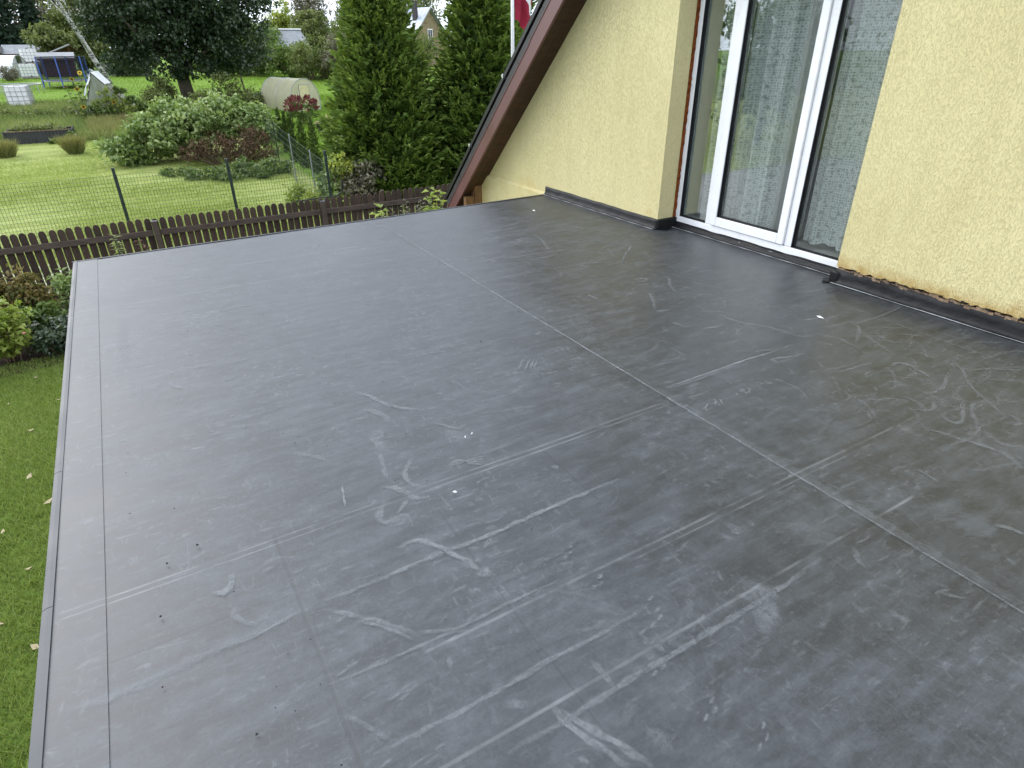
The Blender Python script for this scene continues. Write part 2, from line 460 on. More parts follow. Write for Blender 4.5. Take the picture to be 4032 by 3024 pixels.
(0.025,0.5,[-0.178,3.702,-0.167,3.7]),
(0.025,0.5,[-0.146,3.689,-0.134,3.687]),
(0.025,0.5,[-0.177,3.49,-0.167,3.488]),
(0.025,0.5,[-0.15,3.53,-0.139,3.528]),
(0.025,0.5,[-0.072,3.641,-0.061,3.639]),
(0.025,0.5,[0.086,4.489,0.1,4.487]),
(0.025,0.5,[0.105,4.465,0.119,4.464]),
(0.025,0.5,[0.244,4.252,0.258,4.25]),
(0.025,0.5,[0.275,4.244,0.289,4.243]),
(0.025,0.5,[0.26,4.143,0.274,4.141]),
(0.025,0.5,[0.018,3.203,0.029,3.201]),
(0.025,0.5,[0.056,3.198,0.066,3.196]),
(0.025,0.5,[-0.001,3.181,0.01,3.178]),
(0.025,0.5,[-0.033,3.134,-0.023,3.131]),
(0.025,0.5,[-0.06,3.283,-0.05,3.281]),
(0.025,0.5,[-0.158,3.409,-0.148,3.407]),
(0.06,0.14,[-0.275,4.711,-0.294,4.129,-0.313,3.724]),
(0.03,0.2,[-0.268,3.664,-0.277,3.446]),
(0.03,0.15,[-0.233,3.581,-0.246,3.277]),
(0.03,0.15,[-0.176,3.428,-0.181,3.237]),
(0.04,0.12,[-0.209,3.566,-0.208,3.39]),
(0.03,0.22,[-0.289,4.917,-0.105,4.88]),
(0.02,0.3,[-0.087,3.538,-0.081,3.473,-0.037,3.408]),
(0.02,0.3,[0.027,3.857,0.077,3.854]),
(0.012,0.35,[0.319,4.491,0.418,4.544,0.535,4.498]),
(0.02,0.25,[-0.359,2.996,-0.307,3.009]),
(0.03,0.2,[-0.005,3.666,0.143,3.635]),
(0.02,0.2,[0.009,2.839,0.09,2.836]),
(0.03,0.2,[0.099,2.866,0.214,2.832]),
(0.009,0.55,[2.223,1.854,2.243,1.846,2.234,1.827,2.196,1.814,2.184,1.798]),
(0.009,0.55,[2.163,1.803,2.179,1.817,2.194,1.815,2.188,1.795,2.169,1.784]),
(0.009,0.55,[2.28,1.844,2.303,1.846,2.293,1.828,2.273,1.823,2.256,1.798]),
(0.009,0.55,[2.255,1.802,2.274,1.815,2.286,1.807,2.271,1.784]),
(0.009,0.55,[2.329,1.847,2.296,1.785]),
(0.009,0.55,[2.456,1.838,2.424,1.814,2.43,1.802,2.448,1.812,2.437,1.819]),
(0.009,0.55,[2.508,1.858,2.486,1.837,2.498,1.82,2.513,1.846,2.512,1.855]),
(0.009,0.55,[2.507,1.823,2.472,1.793]),
(0.009,0.55,[2.534,1.851,2.552,1.844,2.538,1.822,2.499,1.807,2.499,1.794,2.514,1.793]),
(0.009,0.55,[2.528,1.819,2.562,1.821]),
(0.009,0.55,[2.617,1.854,2.649,1.853]),
(0.009,0.55,[2.616,1.85,2.587,1.792]),
(0.009,0.55,[2.621,1.834,2.655,1.84,2.636,1.815]),
(0.009,0.55,[2.681,1.843,2.661,1.818,2.69,1.81,2.699,1.822,2.687,1.834])]
# ------------------------------------------------------------------ ground
def ground_mat():
    t = NT('lawn_ground'); c = t.coord('Object'); sep = t.n('SeparateXYZ'); t.l(c, sep.inputs[0]); Y = sep.outputs[1]
    nl = t.noise(c, .35, 4, .6); nm = t.noise(t.mapping(c, (1, 2.2, 1), (0, 0, .3)), 1.6, 5, .65); nf = t.noise(c, 14, 4, .7)
    near = t.ramp(nm, [(.3, (.075, .125, .022)), (.7, (.13, .185, .038))])
    # mown meadow with lighter swaths of cut grass
    wv = t.n('TexWave'); wv.wave_type = 'BANDS'; wv.bands_direction = 'Y'; t.l(t.mapping(c, (.55, 1, 1), (0, 0, -.25)), wv.inputs['Vector'])
    wv.inputs['Scale'].default_value = .32; wv.inputs['Distortion'].default_value = 5; wv.inputs['Detail'].default_value = 4; wv.inputs['Detail Scale'].default_value = 1.2
    sw = t.math('ADD', t.math('MULTIPLY', wv.outputs[1], .22), t.math('MULTIPLY', nm, .72))
    mown = t.ramp(sw, [(.2, (.19, .235, .06)), (.5, (.28, .325, .10)), (.8, (.37, .40, .155))])
    weeds = t.ramp(nm, [(.3, (.09, .13, .04)), (.7, (.21, .245, .09))])
    far = t.ramp(nm, [(.3, (.11, .20, .018)), (.7, (.17, .27, .03))])
    def edge(y, w): return t.rng(t.math('ADD', Y, t.math('MULTIPLY', t.math('SUBTRACT', nl, .5), w * 2.0)), y - w * .3, y + w * .3)
    col = t.mix(edge(13.6, .25), near, mown)
    col = t.mix(edge(34.5, 4), col, weeds)
    col = t.mix(edge(49, 3), col, far)
    col = t.mix(t.math('MULTIPLY', t.rng(t.math('ADD', sep.outputs[0], t.math('MULTIPLY', nl, .5)), 5.35, 5.6), t.rng(Y, 18.5, 19.5)), col, far)
    fine = t.ramp(nf, [(.3, (.7, .7, .7)), (.7, (1.25, 1.25, 1.2))])
    col = t.mix(1.0, col, fine, 'MULTIPLY')
    return t.done(t.bsdf(col, .95, t.bump(nf, .6, .04), .15))
M = {}
M['ground'] = ground_mat()
xs = np.concatenate([np.linspace(-260, -12, 20), np.linspace(-11, 40, 60), np.linspace(42, 320, 24)])
ys = np.concatenate([np.linspace(-40, 0, 8), np.linspace(1, 80, 110), np.linspace(82, 500, 30)])
gx, gy = np.meshgrid(xs, ys, indexing='ij')
gzz = gza(gy) + np.where(gy > 14.5, .05 * np.sin(gx * .9 + 1) * np.sin(gy * .55), 0.0)
mb = MB(); nx, ny = gx.shape
mb.v = [tuple(p) for p in np.stack([gx.ravel(), gy.ravel(), gzz.ravel()], 1)]
mb.f = [(i * ny + j, (i + 1) * ny + j, (i + 1) * ny + j + 1, i * ny + j + 1) for i in range(nx - 1) for j in range(ny - 1)]
tag(mb.build('ground', M['ground'], smooth=True), 'lawn and garden ground sloping gently up behind the house', None, None, 'structure')

# ------------------------------------------------------------------ terrace roof
def membrane_mat(name, dark=1.0, rough=.42):
    t = NT(name); c = t.coord('Object'); sep = t.n('SeparateXYZ'); t.l(c, sep.inputs[0]); X, Y = sep.outputs[0], sep.outputs[1]
    n1 = t.noise(c, .9, 5, .6); n2 = t.noise(c, 5, 6, .65, .6)
    # dust wiped about: soft streaks, blotches and a fine grain
    sw = t.noise(t.mapping(c, (1, 2.0, 1), (0, 0, .35)), 5.0, 7, .68, .9)
    streak = t.noise(t.mapping(c, (1, 8, 1), (0, 0, -.03)), 2.0, 6, .65, .3)
    blot = t.noise(t.mapping(c, (1.4, 1, 1), (0, 0, .6)), 22, 5, .7, .4); grain = t.noise(c, 240, 3, .7); speck = t.noise(c, 95, 3, .65)
    patch = t.rng(n1, .38, .66)
    dust = t.math('MULTIPLY', t.rng(sw, .48, .85), .34)
    dust = t.math('ADD', dust, t.math('MULTIPLY', t.math('MULTIPLY', t.rng(blot, .46, .75), patch), .30))
    dust = t.math('ADD', dust, t.math('MULTIPLY', t.rng(streak, .42, .75), .28))
    dust = t.math('ADD', dust, t.math('MULTIPLY', t.rng(n2, .40, .80), .22))
    dust = t.math('ADD', dust, t.math('MULTIPLY', t.math('SUBTRACT', grain, .5), .35))
    dust = t.math('ADD', dust, t.math('MULTIPLY', t.math('SUBTRACT', speck, .5), .35), clamp=True)
    fk1 = t.rng(t.noise(t.mapping(c, (1, 3.2, 1), (0, 0, .35)), 11, 4, .6, .5), .585, .68); fk2 = t.rng(t.noise(t.mapping(c, (2.8, 1, 1), (0, 0, -.8)), 13, 4, .6, .8), .60, .69)
    fk3 = t.rng(t.noise(t.mapping(c, (1, 1.6, 1), (0, 0, 1.1)), 34, 3, .6), .62, .72)
    fleck = t.math('MULTIPLY', t.math('MAXIMUM', t.math('MULTIPLY', fk1, .26), t.math('MAXIMUM', t.math('MULTIPLY', fk2, .22), t.math('MULTIPLY', fk3, .22))), t.rng(t.noise(c, 1.7, 4, .6), .38, .62, .15, 1.0))
    fleck = t.math('MULTIPLY', fleck, t.rng(t.noise(c, 60, 3, .7), .3, .65, .4, 1.0))
    base = t.ramp(n1, [(.3, (.017 * dark, .0195 * dark, .022 * dark)), (.7, (.025 * dark, .028 * dark, .032 * dark))])
    col = t.mix(dust, base, (.112, .125, .142))
    col = t.mix(fleck, col, (.27, .29, .31))
    # seams of the boards underneath, showing through as faint dark or chalky lines
    def line(coord, pos, w, a, b, other):
        wob = t.math('MULTIPLY', t.math('SUBTRACT', t.noise(c, 2.5, 2), .5), .012)
        d = t.math('ABSOLUTE', t.math('SUBTRACT', t.math('ADD', coord, wob), pos))
        m = t.rng(d, w * .35, w, 1, 0)
        m2 = t.math('MULTIPLY', t.rng(other, a, a + .02), t.rng(other, b - .02, b, 1, 0))
        return t.math('MULTIPLY', m, m2)
    darks = [line(Y, 2.37, .006, .55, 2.2, X), line(Y, 1.665, .006, -.42, .05, X), line(Y, 3.12, .006, 1.2, 3.4, X), line(Y, 4.35, .006, .4, 2.0, X),
             line(Y, 2.02, .006, 2.6, 3.3, X), line(X, .135, .009, .3, 2.0, Y), line(X, 1.30, .006, 1.5, 2.35, Y), line(X, .72, .006, .7, 1.8, Y), line(Y, 6.28, .006, 1.2, 2.6, X)]
    lights = [line(Y, 1.96, .006, -.55, 2.1, X), line(Y, 1.93, .005, -.55, 2.6, X), line(Y, 5.0, .006, -.55, 2.1, X), line(Y, 1.22, .008, .4, 3.2, X), line(Y, .88, .008, .0, 2.4, X), line(Y, 1.19, .005, 1.2, 2.6, X), line(Y, 5.55, .006, .4, 2.3, X)]
    dk = darks[0]
    for x in darks[1:]: dk = t.math('MAXIMUM', dk, x)
    lg = lights[0]
    for x in lights[1:]: lg = t.math('MAXIMUM', lg, x)
    lgn = t.math('MULTIPLY', lg, t.rng(t.noise(c, 5, 4), .40, .7, .02, .32))
    col = t.mix(t.math('MULTIPLY', dk, t.rng(t.noise(c, 3, 3), .35, .65, .15, .6)), col, (.02, .021, .022))
    col = t.mix(lgn, col, (.33, .345, .35))
    hgt = t.math('ADD', t.math('MULTIPLY', n2, .30), t.math('MULTIPLY', grain, .12))
    hgt = t.math('ADD', hgt, t.math('MULTIPLY', n1, .9))
    hgt = t.math('SUBTRACT', hgt, t.math('MULTIPLY', dk, .12)); hgt = t.math('ADD', hgt, t.math('MULTIPLY', lg, .05))
    rr = t.math('ADD', t.rng(n1, .3, .7, rough - .03, rough + .05), t.math('MULTIPLY', dust, .18))
    return t.done(t.bsdf(col, rr, t.bump(hgt, .30, .006), .68))
M['membrane'] = membrane_mat('rubber_membrane')
M['rubber'] = plain('black_rubber_flashing', (.010, .0105, .0115), .50, .55, 7, .6, 9, .014, .25)
M['trim'] = plain('grey_metal_trim', (.060, .064, .070), .55, .12, 3, .1, 60, .002, .5)
M['bead'] = plain('pale_sealant', (.30, .31, .32), .6, .25, 20, .3, 60, .003, .3)
M['underwall'] = plain('terrace_render', (.5, .46, .33), .85, .15, 3, .5, 60, .006, .2)

terrace = wempty('terrace', (1.9, 2.0, -2.4), 'flat grey rubber covered terrace roof scuffed with chalky marks', None); terrace['kind'] = 'structure'
def yfar(x): return 6.38 + .028 * (x + .574)
def sheet(x0, x1, z, name='membrane_sheet'):
    mb = MB()
    xa = np.linspace(x0, x1, max(2, int((x1 - x0) / .12) + 1)); n = len(xa)
    ya = list(np.linspace(-3, 6.2, 70)) + [None]
    zz = lambda x, y: z + .0016 * math.sin(x * 3.1 + y * 1.3) * math.sin(y * 2.3 - x) 
    V = []
    for x in xa:
        for y in ya:
            yy = yfar(x) if y is None else y
            V.append((x, yy, zz(x, yy)))
    m = len(ya); k = len(V)
    F = [(i * m + j, (i + 1) * m + j, (i + 1) * m + j + 1, i * m + j + 1) for i in range(n - 1) for j in range(m - 1)]
    # thin lap edges down both long sides
    for i, rev in ((0, False), (n - 1, True)):
        b = len(V)
        for j in range(m): V.append((V[i * m + j][0], V[i * m + j][1], V[i * m + j][2] - .006))
        for j in range(m - 1):
            q = (i * m + j, i * m + j + 1, b + j + 1, b + j); F.append(q if rev else q[::-1])
    mb.v = V; mb.f = F
    return mb.build(name, M['membrane'], terrace, smooth=False)
sheet(-.574, -.415, .0030); sheet(-.43, 2.115, .000); sheet(2.10, 4.62, .0004)
mb = MB().prism([(-.565, -3.02), (4.64, -3.02), (4.64, 6.50), (-.565, 6.36)], 'z', -.20, -.006); mb.build('roof_slab', M['underwall'], terrace)
mb = MB().prism([(-.45, -2.9), (4.44, -2.9), (4.44, 6.36), (-.45, 6.22)], 'z', -2.42, -.201); mb.build('lower_wall', M['underwall'], terrace)
# grey edge trim in lengths along the left side and the far side
for a, b in ((-3.0, 2.0), (2.003, 2.86), (2.863, 4.93), (4.933, 6.372)):
    MB().prism([(-.594, -.10), (-.586, -.10), (-.586, -.002), (-.573, .0050), (-.562, .0054), (-.562, .0078), (-.577, .0074), (-.594, .001)], 'y', a, b).build('edge_trim', M['trim'], terrace)
mb = MB(); x0, x1 = -.602, 4.36
for x, nx_ in ((x0, x0 + 2.48), (x0 + 2.484, x1)):
    mb = MB(); vs = []
    for xx in (x, nx_):
        y = yfar(xx); vs += [(xx, y - .012, .0060), (xx, y + .004, .0075), (xx, y + .014, -.004), (xx, y + .014, -.10), (xx, y + .005, -.10), (xx, y + .003, .001)]
    mb.add(vs, [(i, (i + 1) % 6, 6 + (i + 1) % 6, 6 + i) for i in range(6)] + [tuple(range(6))[::-1], tuple(range(6, 12))])
    mb.build('edge_trim', M['trim'], terrace)

# chalky scuffs wiped over the membrane
def scuff_mat():
    t = NT('chalk_scuff'); c = t.coord('Object'); a = t.n('Attribute'); a.attribute_name = 'op'
    n = t.noise(c, 55, 4, .65); n2 = t.noise(c, 9, 3, .6)
    f = t.math('MULTIPLY', a.outputs['Fac'], t.rng(n, .28, .62, .25, 1.0)); f = t.math('MULTIPLY', f, t.rng(n2, .3, .6, .45, 1.0))
    b = t.bsdf((.29, .305, .32), .85, None, .2)
    tr = t.n('BsdfTransparent'); m = t.n('MixShader'); t.l(f, m.inputs[0]); t.l(tr.outputs[0], m.inputs[1]); t.l(b, m.inputs[2])
    return t.done(m.outputs[0])
M['scuff'] = scuff_mat()
def scuff_mesh(strokes):
    V, F, A = [], [], []
    for w, a, flat in strokes:
        pts = np.array(flat, float).reshape(-1, 2)
        # resample as a smooth curve
        seg = np.concatenate([[0], np.cumsum(np.linalg.norm(np.diff(pts, axis=0), axis=1))])
        if seg[-1] < 1e-3: continue
        m = max(3, min(60, int(seg[-1] / .03) + 2)); tt = np.linspace(0, seg[-1], m)
        q = np.stack([np.interp(tt, seg, pts[:, 0]), np.interp(tt, seg, pts[:, 1])], 1)
        if m > 6:
            for _ in range(2): q[1:-1] = (q[:-2] + 2 * q[1:-1] + q[2:]) / 4
        if seg[-1] > .06: q[1:-1] += RNG.normal(size=(m - 2, 2)) * w * .10
        d = np.gradient(q, axis=0); d /= np.maximum(np.linalg.norm(d, axis=1, keepdims=True), 1e-9); nrm = np.stack([-d[:, 1], d[:, 0]], 1)
        b = len(V)
        for i in range(m):
            e = min(1, 3.0 * min(i, m - 1 - i) / (m - 1) + (.35 if m > 4 else .0))
            ww = w * .5 * (.55 + .45 * e) * (1 + .25 * math.sin(i * 1.7 + w * 900))
            for s_, al in ((-1, 0), (-.45, 1), (.45, 1), (1, 0)):
                p = q[i] + nrm[i] * ww * 1.35 * s_; V.append((p[0], p[1], .0034 if p[0] > -.40 else .0056)); A.append(al * a * e)
        for i in range(m - 1):
            for k in range(3): F.append((b + i * 4 + k, b + (i + 1) * 4 + k, b + (i + 1) * 4 + k + 1, b + i * 4 + k + 1))
    return V, F, A
rs = [(w, min(.8, a * 1.1), f) for w, a, f in STROKES]
def rand_stroke(cx, cy, L, w, a, ang, curl):
    th = ang; p = [cx, cy]; fl = [cx, cy]
    for _ in range(5):
        p[0] += math.cos(th) * L / 5; p[1] += math.sin(th) * L / 5; th += curl + random.gauss(0, .12); fl += [p[0], p[1]]
    return (w, a, fl)
for i in range(520):                       # thick swarm of wipes in front of the door and along the wall
    x = random.gauss(3.35, .5); y = random.uniform(.7, 6.2)
    if x > 4.25 or x < 1.6: continue
    rs.append(rand_stroke(x, y, random.uniform(.06, .34), random.uniform(.006, .024), random.uniform(.05, .22), random.uniform(-.9, .7), random.gauss(0, .35)))
for i in range(330):                       # fainter ones elsewhere
    rs.append(rand_stroke(random.uniform(-.3, 3.6), random.uniform(.5, 6.2), random.uniform(.05, .4), random.uniform(.006, .03), random.uniform(.03, .13), random.gauss(.1, .5), random.gauss(0, .2)))
for i in range(46):                        # finger and knee dabs
    x, y = random.uniform(-.2, 3.2), random.uniform(.6, 6)
    for k in range(random.randint(2, 5)): rs.append((random.uniform(.02, .032), random.uniform(.15, .4), [x + k * .045, y + .02 * random.random(), x + k * .045 + .02, y + .03 + .02 * random.random()]))
rs = [(w, a, [v for p in zip(f[::2], f[1::2]) for v in (min(max(p[0], -.53), 4.5), min(max(p[1], .1), 6.3))]) for w, a, f in rs]
V, F, A = scuff_mesh(rs)
me = bpy.data.meshes.new('chalk_scuffs'); me.from_pydata(V, [], F); at = me.attributes.new('op', 'FLOAT', 'POINT'); at.data.foreach_set('value', A)
o = link('chalk_scuffs', me, M['scuff'], terrace); o['kind'] = 'stuff'
# long chalk line along the sheet lap
V, F, A = scuff_mesh([(.011, .72, [2.105, y, 2.106, y + .5][:2] + [2.106, 6.3]) for y in (.05,)] + [(.05, .16, [2.13, .3, 2.12, 2.3]), (.03, .14, [2.08, 3, 2.09, 5.5])])
me = bpy.data.meshes.new('chalk_line'); me.from_pydata([(x, y, z + .0006) for x, y, z in V], [], F); at = me.attributes.new('op', 'FLOAT', 'POINT'); at.data.foreach_set('value', A)
link('chalk_line', me, M['scuff'], terrace)
# grit
M['grit'] = plain('dark_grit', (.03, .03, .028), .9, .3)
M['chip'] = plain('white_chip', (.75, .75, .73), .7, .1)
mb = MB()
for i in range(70):
    x, y = (random.uniform(-.4, 1.0), random.uniform(.9, 3.4)) if i < 45 else (random.uniform(-.3, 4.0), random.uniform(.7, 6))
    r = random.uniform(.0016, .0036) * (1.6 if random.random() < .15 else 1)
    mb.add([(x - r, y, .009), (x, y - r, .009), (x + r * 1.2, y, .009), (x, y + r, .009), (x, y, .009 + r * 1.3)], [(0, 1, 4), (1, 2, 4), (2, 3, 4), (3, 0, 4)])
mb.build('grit', M['grit'], terrace)['kind'] = 'stuff'
for i, (x, y, L, lab) in enumerate(((3.75, 5.84, .05, 'small white chip lying near the far wall corner'), (3.71, 2.25, .055, 'white paper scrap lying in front of the right wall'), (1.08, 2.20, .016, 'right one of two tiny white chips mid terrace'),
                       (1.04, 2.19, .014, 'left one of two tiny white chips mid terrace'), (.82, 1.85, .022, 'small white crumb lying alone mid terrace'))):
    a = random.uniform(0, 3); c, s_ = math.cos(a) * L / 2, math.sin(a) * L / 2
    mb = MB().add([(-c, -s_, .0), (s_ * .5, -c * .5, .001), (c, s_, .003), (-s_ * .5, c * .5, .001), (0, 0, .010)], [(0, 1, 4), (1, 2, 4), (2, 3, 4), (3, 0, 4), (3, 2, 1, 0)])
    o = mb.build('white_chip', M['chip']); o.location = (x, y, .0095); tag(o, lab, 'debris', 'white chips on the terrace')

# ------------------------------------------------------------------ house
def stucco_mat():
    t = NT('yellow_scratch_render'); c = t.coord('Object'); sep = t.n('SeparateXYZ'); t.l(c, sep.inputs[0]); Y, Z = sep.outputs[1], sep.outputs[2]
    w1 = t.noise(t.mapping(c, (1, 1, .48)), 120, 3, .6, .9); w2 = t.noise(t.mapping(c, (1, 1, .30), (.25, 0, 0)), 80, 3, .55, .6); gr_ = t.noise(c, 190, 2, .6)
    groove = t.rng(w1, .53, .62); groove2 = t.rng(w2, .57, .66)
    hgt = t.math('SUBTRACT', t.math('MULTIPLY', gr_, .25), t.math('MAXIMUM', groove, t.math('MULTIPLY', groove2, .9)))
    big = t.noise(c, .8, 4, .6)
    col = t.ramp(big, [(.3, (.62, .55, .285)), (.7, (.69, .62, .335))])
    run = t.noise(t.mapping(c, (1, 3.0, .35)), 2.2, 4, .6); col = t.mix(1.0, col, t.ramp(run, [(.3, (.95, .945, .93)), (.65, (1.02, 1.02, 1.03))]), 'MULTIPLY')
    col = t.mix(t.math('MULTIPLY', t.math('MAXIMUM', groove, groove2), .22), col, (.40, .34, .16))
    # rusty damp stain along the bottom of the right wall, green-grey specks above it
    right = t.rng(Y, 2.7, 2.69)
    edge = t.math('ADD', Z, t.math('MULTIPLY', t.math('SUBTRACT', t.noise(c, 7, 4, .6), .5), -.13))
    stain = t.math('MULTIPLY', t.rng(edge, .135, .225, 1, 0), t.rng(t.noise(c, 14, 3), .3, .6, .55, 1.0))
    col = t.mix(t.math('MULTIPLY', stain, t.math('MULTIPLY', right, .85)), col, (.41, .27, .085))
    sp = t.rng(t.vor(c, 75), .10, .24, 1, 0); spm = t.math('MULTIPLY', t.rng(Z, .20, .55, 1, 0), t.rng(t.noise(c, 3.2, 4, .6), .44, .58))
    col = t.mix(t.math('MULTIPLY', t.math('MULTIPLY', sp, spm), t.math('MULTIPLY', right, .8)), col, (.13, .12, .065))
    left_st = t.math('MULTIPLY', t.math('MULTIPLY', t.rng(edge, .13, .17, 1, 0), t.rng(t.noise(c, 4, 3), .5, .65)), t.math('SUBTRACT', 1.0, right))
    col = t.mix(t.math('MULTIPLY', left_st, .35), col, (.5, .36, .12))
    return t.done(t.bsdf(col, .9, t.bump(hgt, .65, .0045), .2))
M['stucco'] = stucco_mat()
M['barge'] = plain('brown_metal_bargeboard', (.125, .052, .050), .40, .12, 2.5, .12, 5, .01, .5)
M['soffit'] = plain('dark_stained_timber', (.050, .024, .013), .6, .45, 3, .3, 30, .004, .3, stretch=(1, 5, 5))
M['oldwood'] = plain('weathered_brown_timber', (.17, .095, .042), .7, .4, 5, .3, 40, .004, .25, stretch=(6, 6, 1))
M['roofdark'] = plain('dark_roof_tiles', (.035, .034, .036), .5, .2, 8, .2)
M['panelblack'] = plain('black_anodised_frame', (.012, .012, .013), .4, .2, 8, 0)
M['cell'] = plain('solar_cells', (.010, .012, .020), .12, .1, 4, 0, spec=.6)
M['steel'] = plain('bright_steel', (.6, .6, .6), .3, .1, 10, 0, metal=1.0)
M['pvc'] = plain('white_pvc', (.80, .81, .82), .30, .04, 6, .03, 20, .002, .5)
M['gasket'] = plain('black_gasket', (.012, .013, .014), .45, .2, 10, 0)
M['foam'] = plain('aged_mounting_foam', (.15, .042, .010), .9, .5, 30, .7, 90, .01, .1)
M['plaster_edge'] = plain('broken_plaster', (.27, .19, .125), .95, .45, 60, .8, 120, .01, .1)
M['inside'] = plain('room_wall', (.55, .60, .58), .9, .06, 2, 0)
M['insidefloor'] = plain('room_floor', (.42, .41, .39), .5, .1, 3, 0)

def glass_mat():
    t = NT('window_glass'); fr = t.n('Fresnel'); fr.inputs[0].default_value = 1.52
    g = t.n('BsdfGlossy'); g.inputs['Roughness'].default_value = .0; g.inputs[0].default_value = (1, 1, 1, 1)
    tr = t.n('BsdfTransparent'); tr.inputs[0].default_value = (.93, .955, .945, 1)
    m = t.n('MixShader'); f = t.math('MULTIPLY', fr.outputs[0], .55, clamp=True); t.l(f, m.inputs[0]); t.l(tr.outputs[0], m.inputs[1]); t.l(g.outputs[0], m.inputs[2])
    return t.done(m.outputs[0])
M['glass'] = glass_mat()

house = wempty('house', (4.4, 3.0, -2.4), 'yellow rendered gable house with steep roof beside the terrace', 'house')
SL = .94                                            # tan of the roof pitch
def zr(y): return -.15 + SL * (8.16 - y)            # underside of the roof on the wall
YR = 2.5; ZR = zr(YR)
# wall left of the door niche, lintel and wall right of it
MB().prism([(4.553, .085), (6.53, .085), (6.53, -2.4), (8.40, -2.4), (8.40, zr(8.40)), (4.553, zr(4.553))], 'x', 4.37, 4.66).build('gable_wall', M['stucco'], house)
def ragged(y0, y1, z, n, amp, seed):
    rg = random.Random(seed); return [(y0 + (y1 - y0) * i / n, z + rg.uniform(-amp, amp)) for i in range(n + 1)]
bot = ragged(2.66, -3.0, .128, 150, .010, 3)
MB().prism(bot + [(-3.0, ZR + SL * (-3.0 - YR)), (YR, ZR - .01), (2.66, zr(2.66))], 'x', 4.435, 4.66).build('gable_wall', M['stucco'], house)
MB().prism([(2.66, 2.18), (4.552, 2.18), (4.552, zr(4.552)), (2.66, zr(2.66))], 'x', 4.372, 4.658).build('lintel', M['stucco'], house)
MB().prism([(4.343, -2.4), (4.372, -2.4), (4.372, .025), (4.365, .02), (4.343, -.004)], 'y', 6.55, 8.40).build('wall_plinth', M['stucco'], house)
# broken strip of mortar under the right-hand render
mb = MB(); rg = random.Random(5)
for i in range(170):
    y = 2.65 - i * .0335; h0 = rg.uniform(.0, .018)
    mb.box((4.442 + rg.uniform(-.004, .006), y - .034, .094), (4.60, y + rg.uniform(-.004, .003), .112 + h0))
mb.build('broken_plaster_edge', M['plaster_edge'], house)
mb = MB()
for i in range(120):
    y = rg.uniform(-2.5, 2.6); z = .122 + rg.uniform(-.008, .008); l = rg.uniform(.006, .03)
    mb.box((4.426, y, z), (4.45, y + l, z + rg.uniform(.003, .010)))
mb.build('black_adhesive', M['gasket'], house)['kind'] = 'stuff'
# rubber upstands with a fillet at the foot, sealed with a pale bead
def upstand(x, y0, y1, h, name, lean=.0, seed=1):
    rg = random.Random(seed); n = max(2, int(abs(y1 - y0) / .035)); mb = MB(); V = []
    prof = [(.052, .0055), (.038, .0062), (.024, .011), (.014, .03), (.010, .06), (.008, h - .004), (.004, h), (-.012, h)]
    ph = [rg.uniform(0, 6) for _ in prof]
    for i in range(n + 1):
        y = y0 + (y1 - y0) * i / n
        for k, (dx, z) in enumerate(prof):
            wv = .0035 * math.sin(y * 9 + ph[k]) + .0025 * math.sin(y * 23 + ph[k] * 2)
            V.append((x - dx - (abs(wv) if 1 < k < 6 else 0) , y, z + (wv * .7 if k > 3 else 0)))
    m = len(prof); F = [(i * m + k, i * m + k + 1, (i + 1) * m + k + 1, (i + 1) * m + k) for i in range(n) for k in range(m - 1)]
    mb.v = V; mb.f = F
    o = mb.build(name, M['rubber'], house, smooth=True)
    pts = [(x - .054 + .002 * math.sin(y_ * 11), y_, .0075) for y_ in np.linspace(y0, y1, 60)]
    MB().tube(pts, [.0026 * (1 + .4 * math.sin(i * .9)) for i in range(60)], 5).build('sealant_bead', M['bead'], o)
    return o
upstand(4.37, 4.548, 6.535, .095, 'rubber_upstand', seed=2)
upstand(4.45, -3.0, 2.655, .105, 'rubber_upstand', seed=4)
upstand(4.605, 2.66, 4.56, .04, 'rubber_upstand', seed=6)
# corner patches wrapped round the wall ends
mb = MB().prism([(4.345, 4.530), (4.36, 4.518), (4.60, 4.518), (4.60, 4.557), (4.36, 4.575), (4.345, 4.565)], 'z', .004, .098); mb.build('corner_patch', M['rubber'], house, smooth=False, bevel=.012)
mb = MB().prism([(4.42, 2.63), (4.435, 2.61), (4.60, 2.61), (4.60, 2.66), (4.47, 2.695), (4.43, 2.70)], 'z', .004, .088); mb.build('corner_patch', M['rubber'], house, bevel=.012)
mb = MB(); mb.v = [(4.45 + .075 * (1 + .2 * math.sin(3 * a)) * math.cos(a), 4.512 + .06 * (1 + .25 * math.sin(2 * a + 1)) * math.sin(a), .010) for a in np.linspace(0, 2 * math.pi, 20, endpoint=False)]; mb.f = [tuple(range(20))]
mb.build('rubber_patch', M['rubber'], house)
mb = MB(); mb.v = [(4.425 + .05 * (1 + .25 * math.sin(3 * a)) * math.cos(a), 2.685 + .055 * (1 + .2 * math.sin(2 * a)) * math.sin(a), .0105) for a in np.linspace(0, 2 * math.pi, 20, endpoint=False)]; mb.f = [tuple(range(20))]
mb.build('rubber_patch', M['rubber'], house)

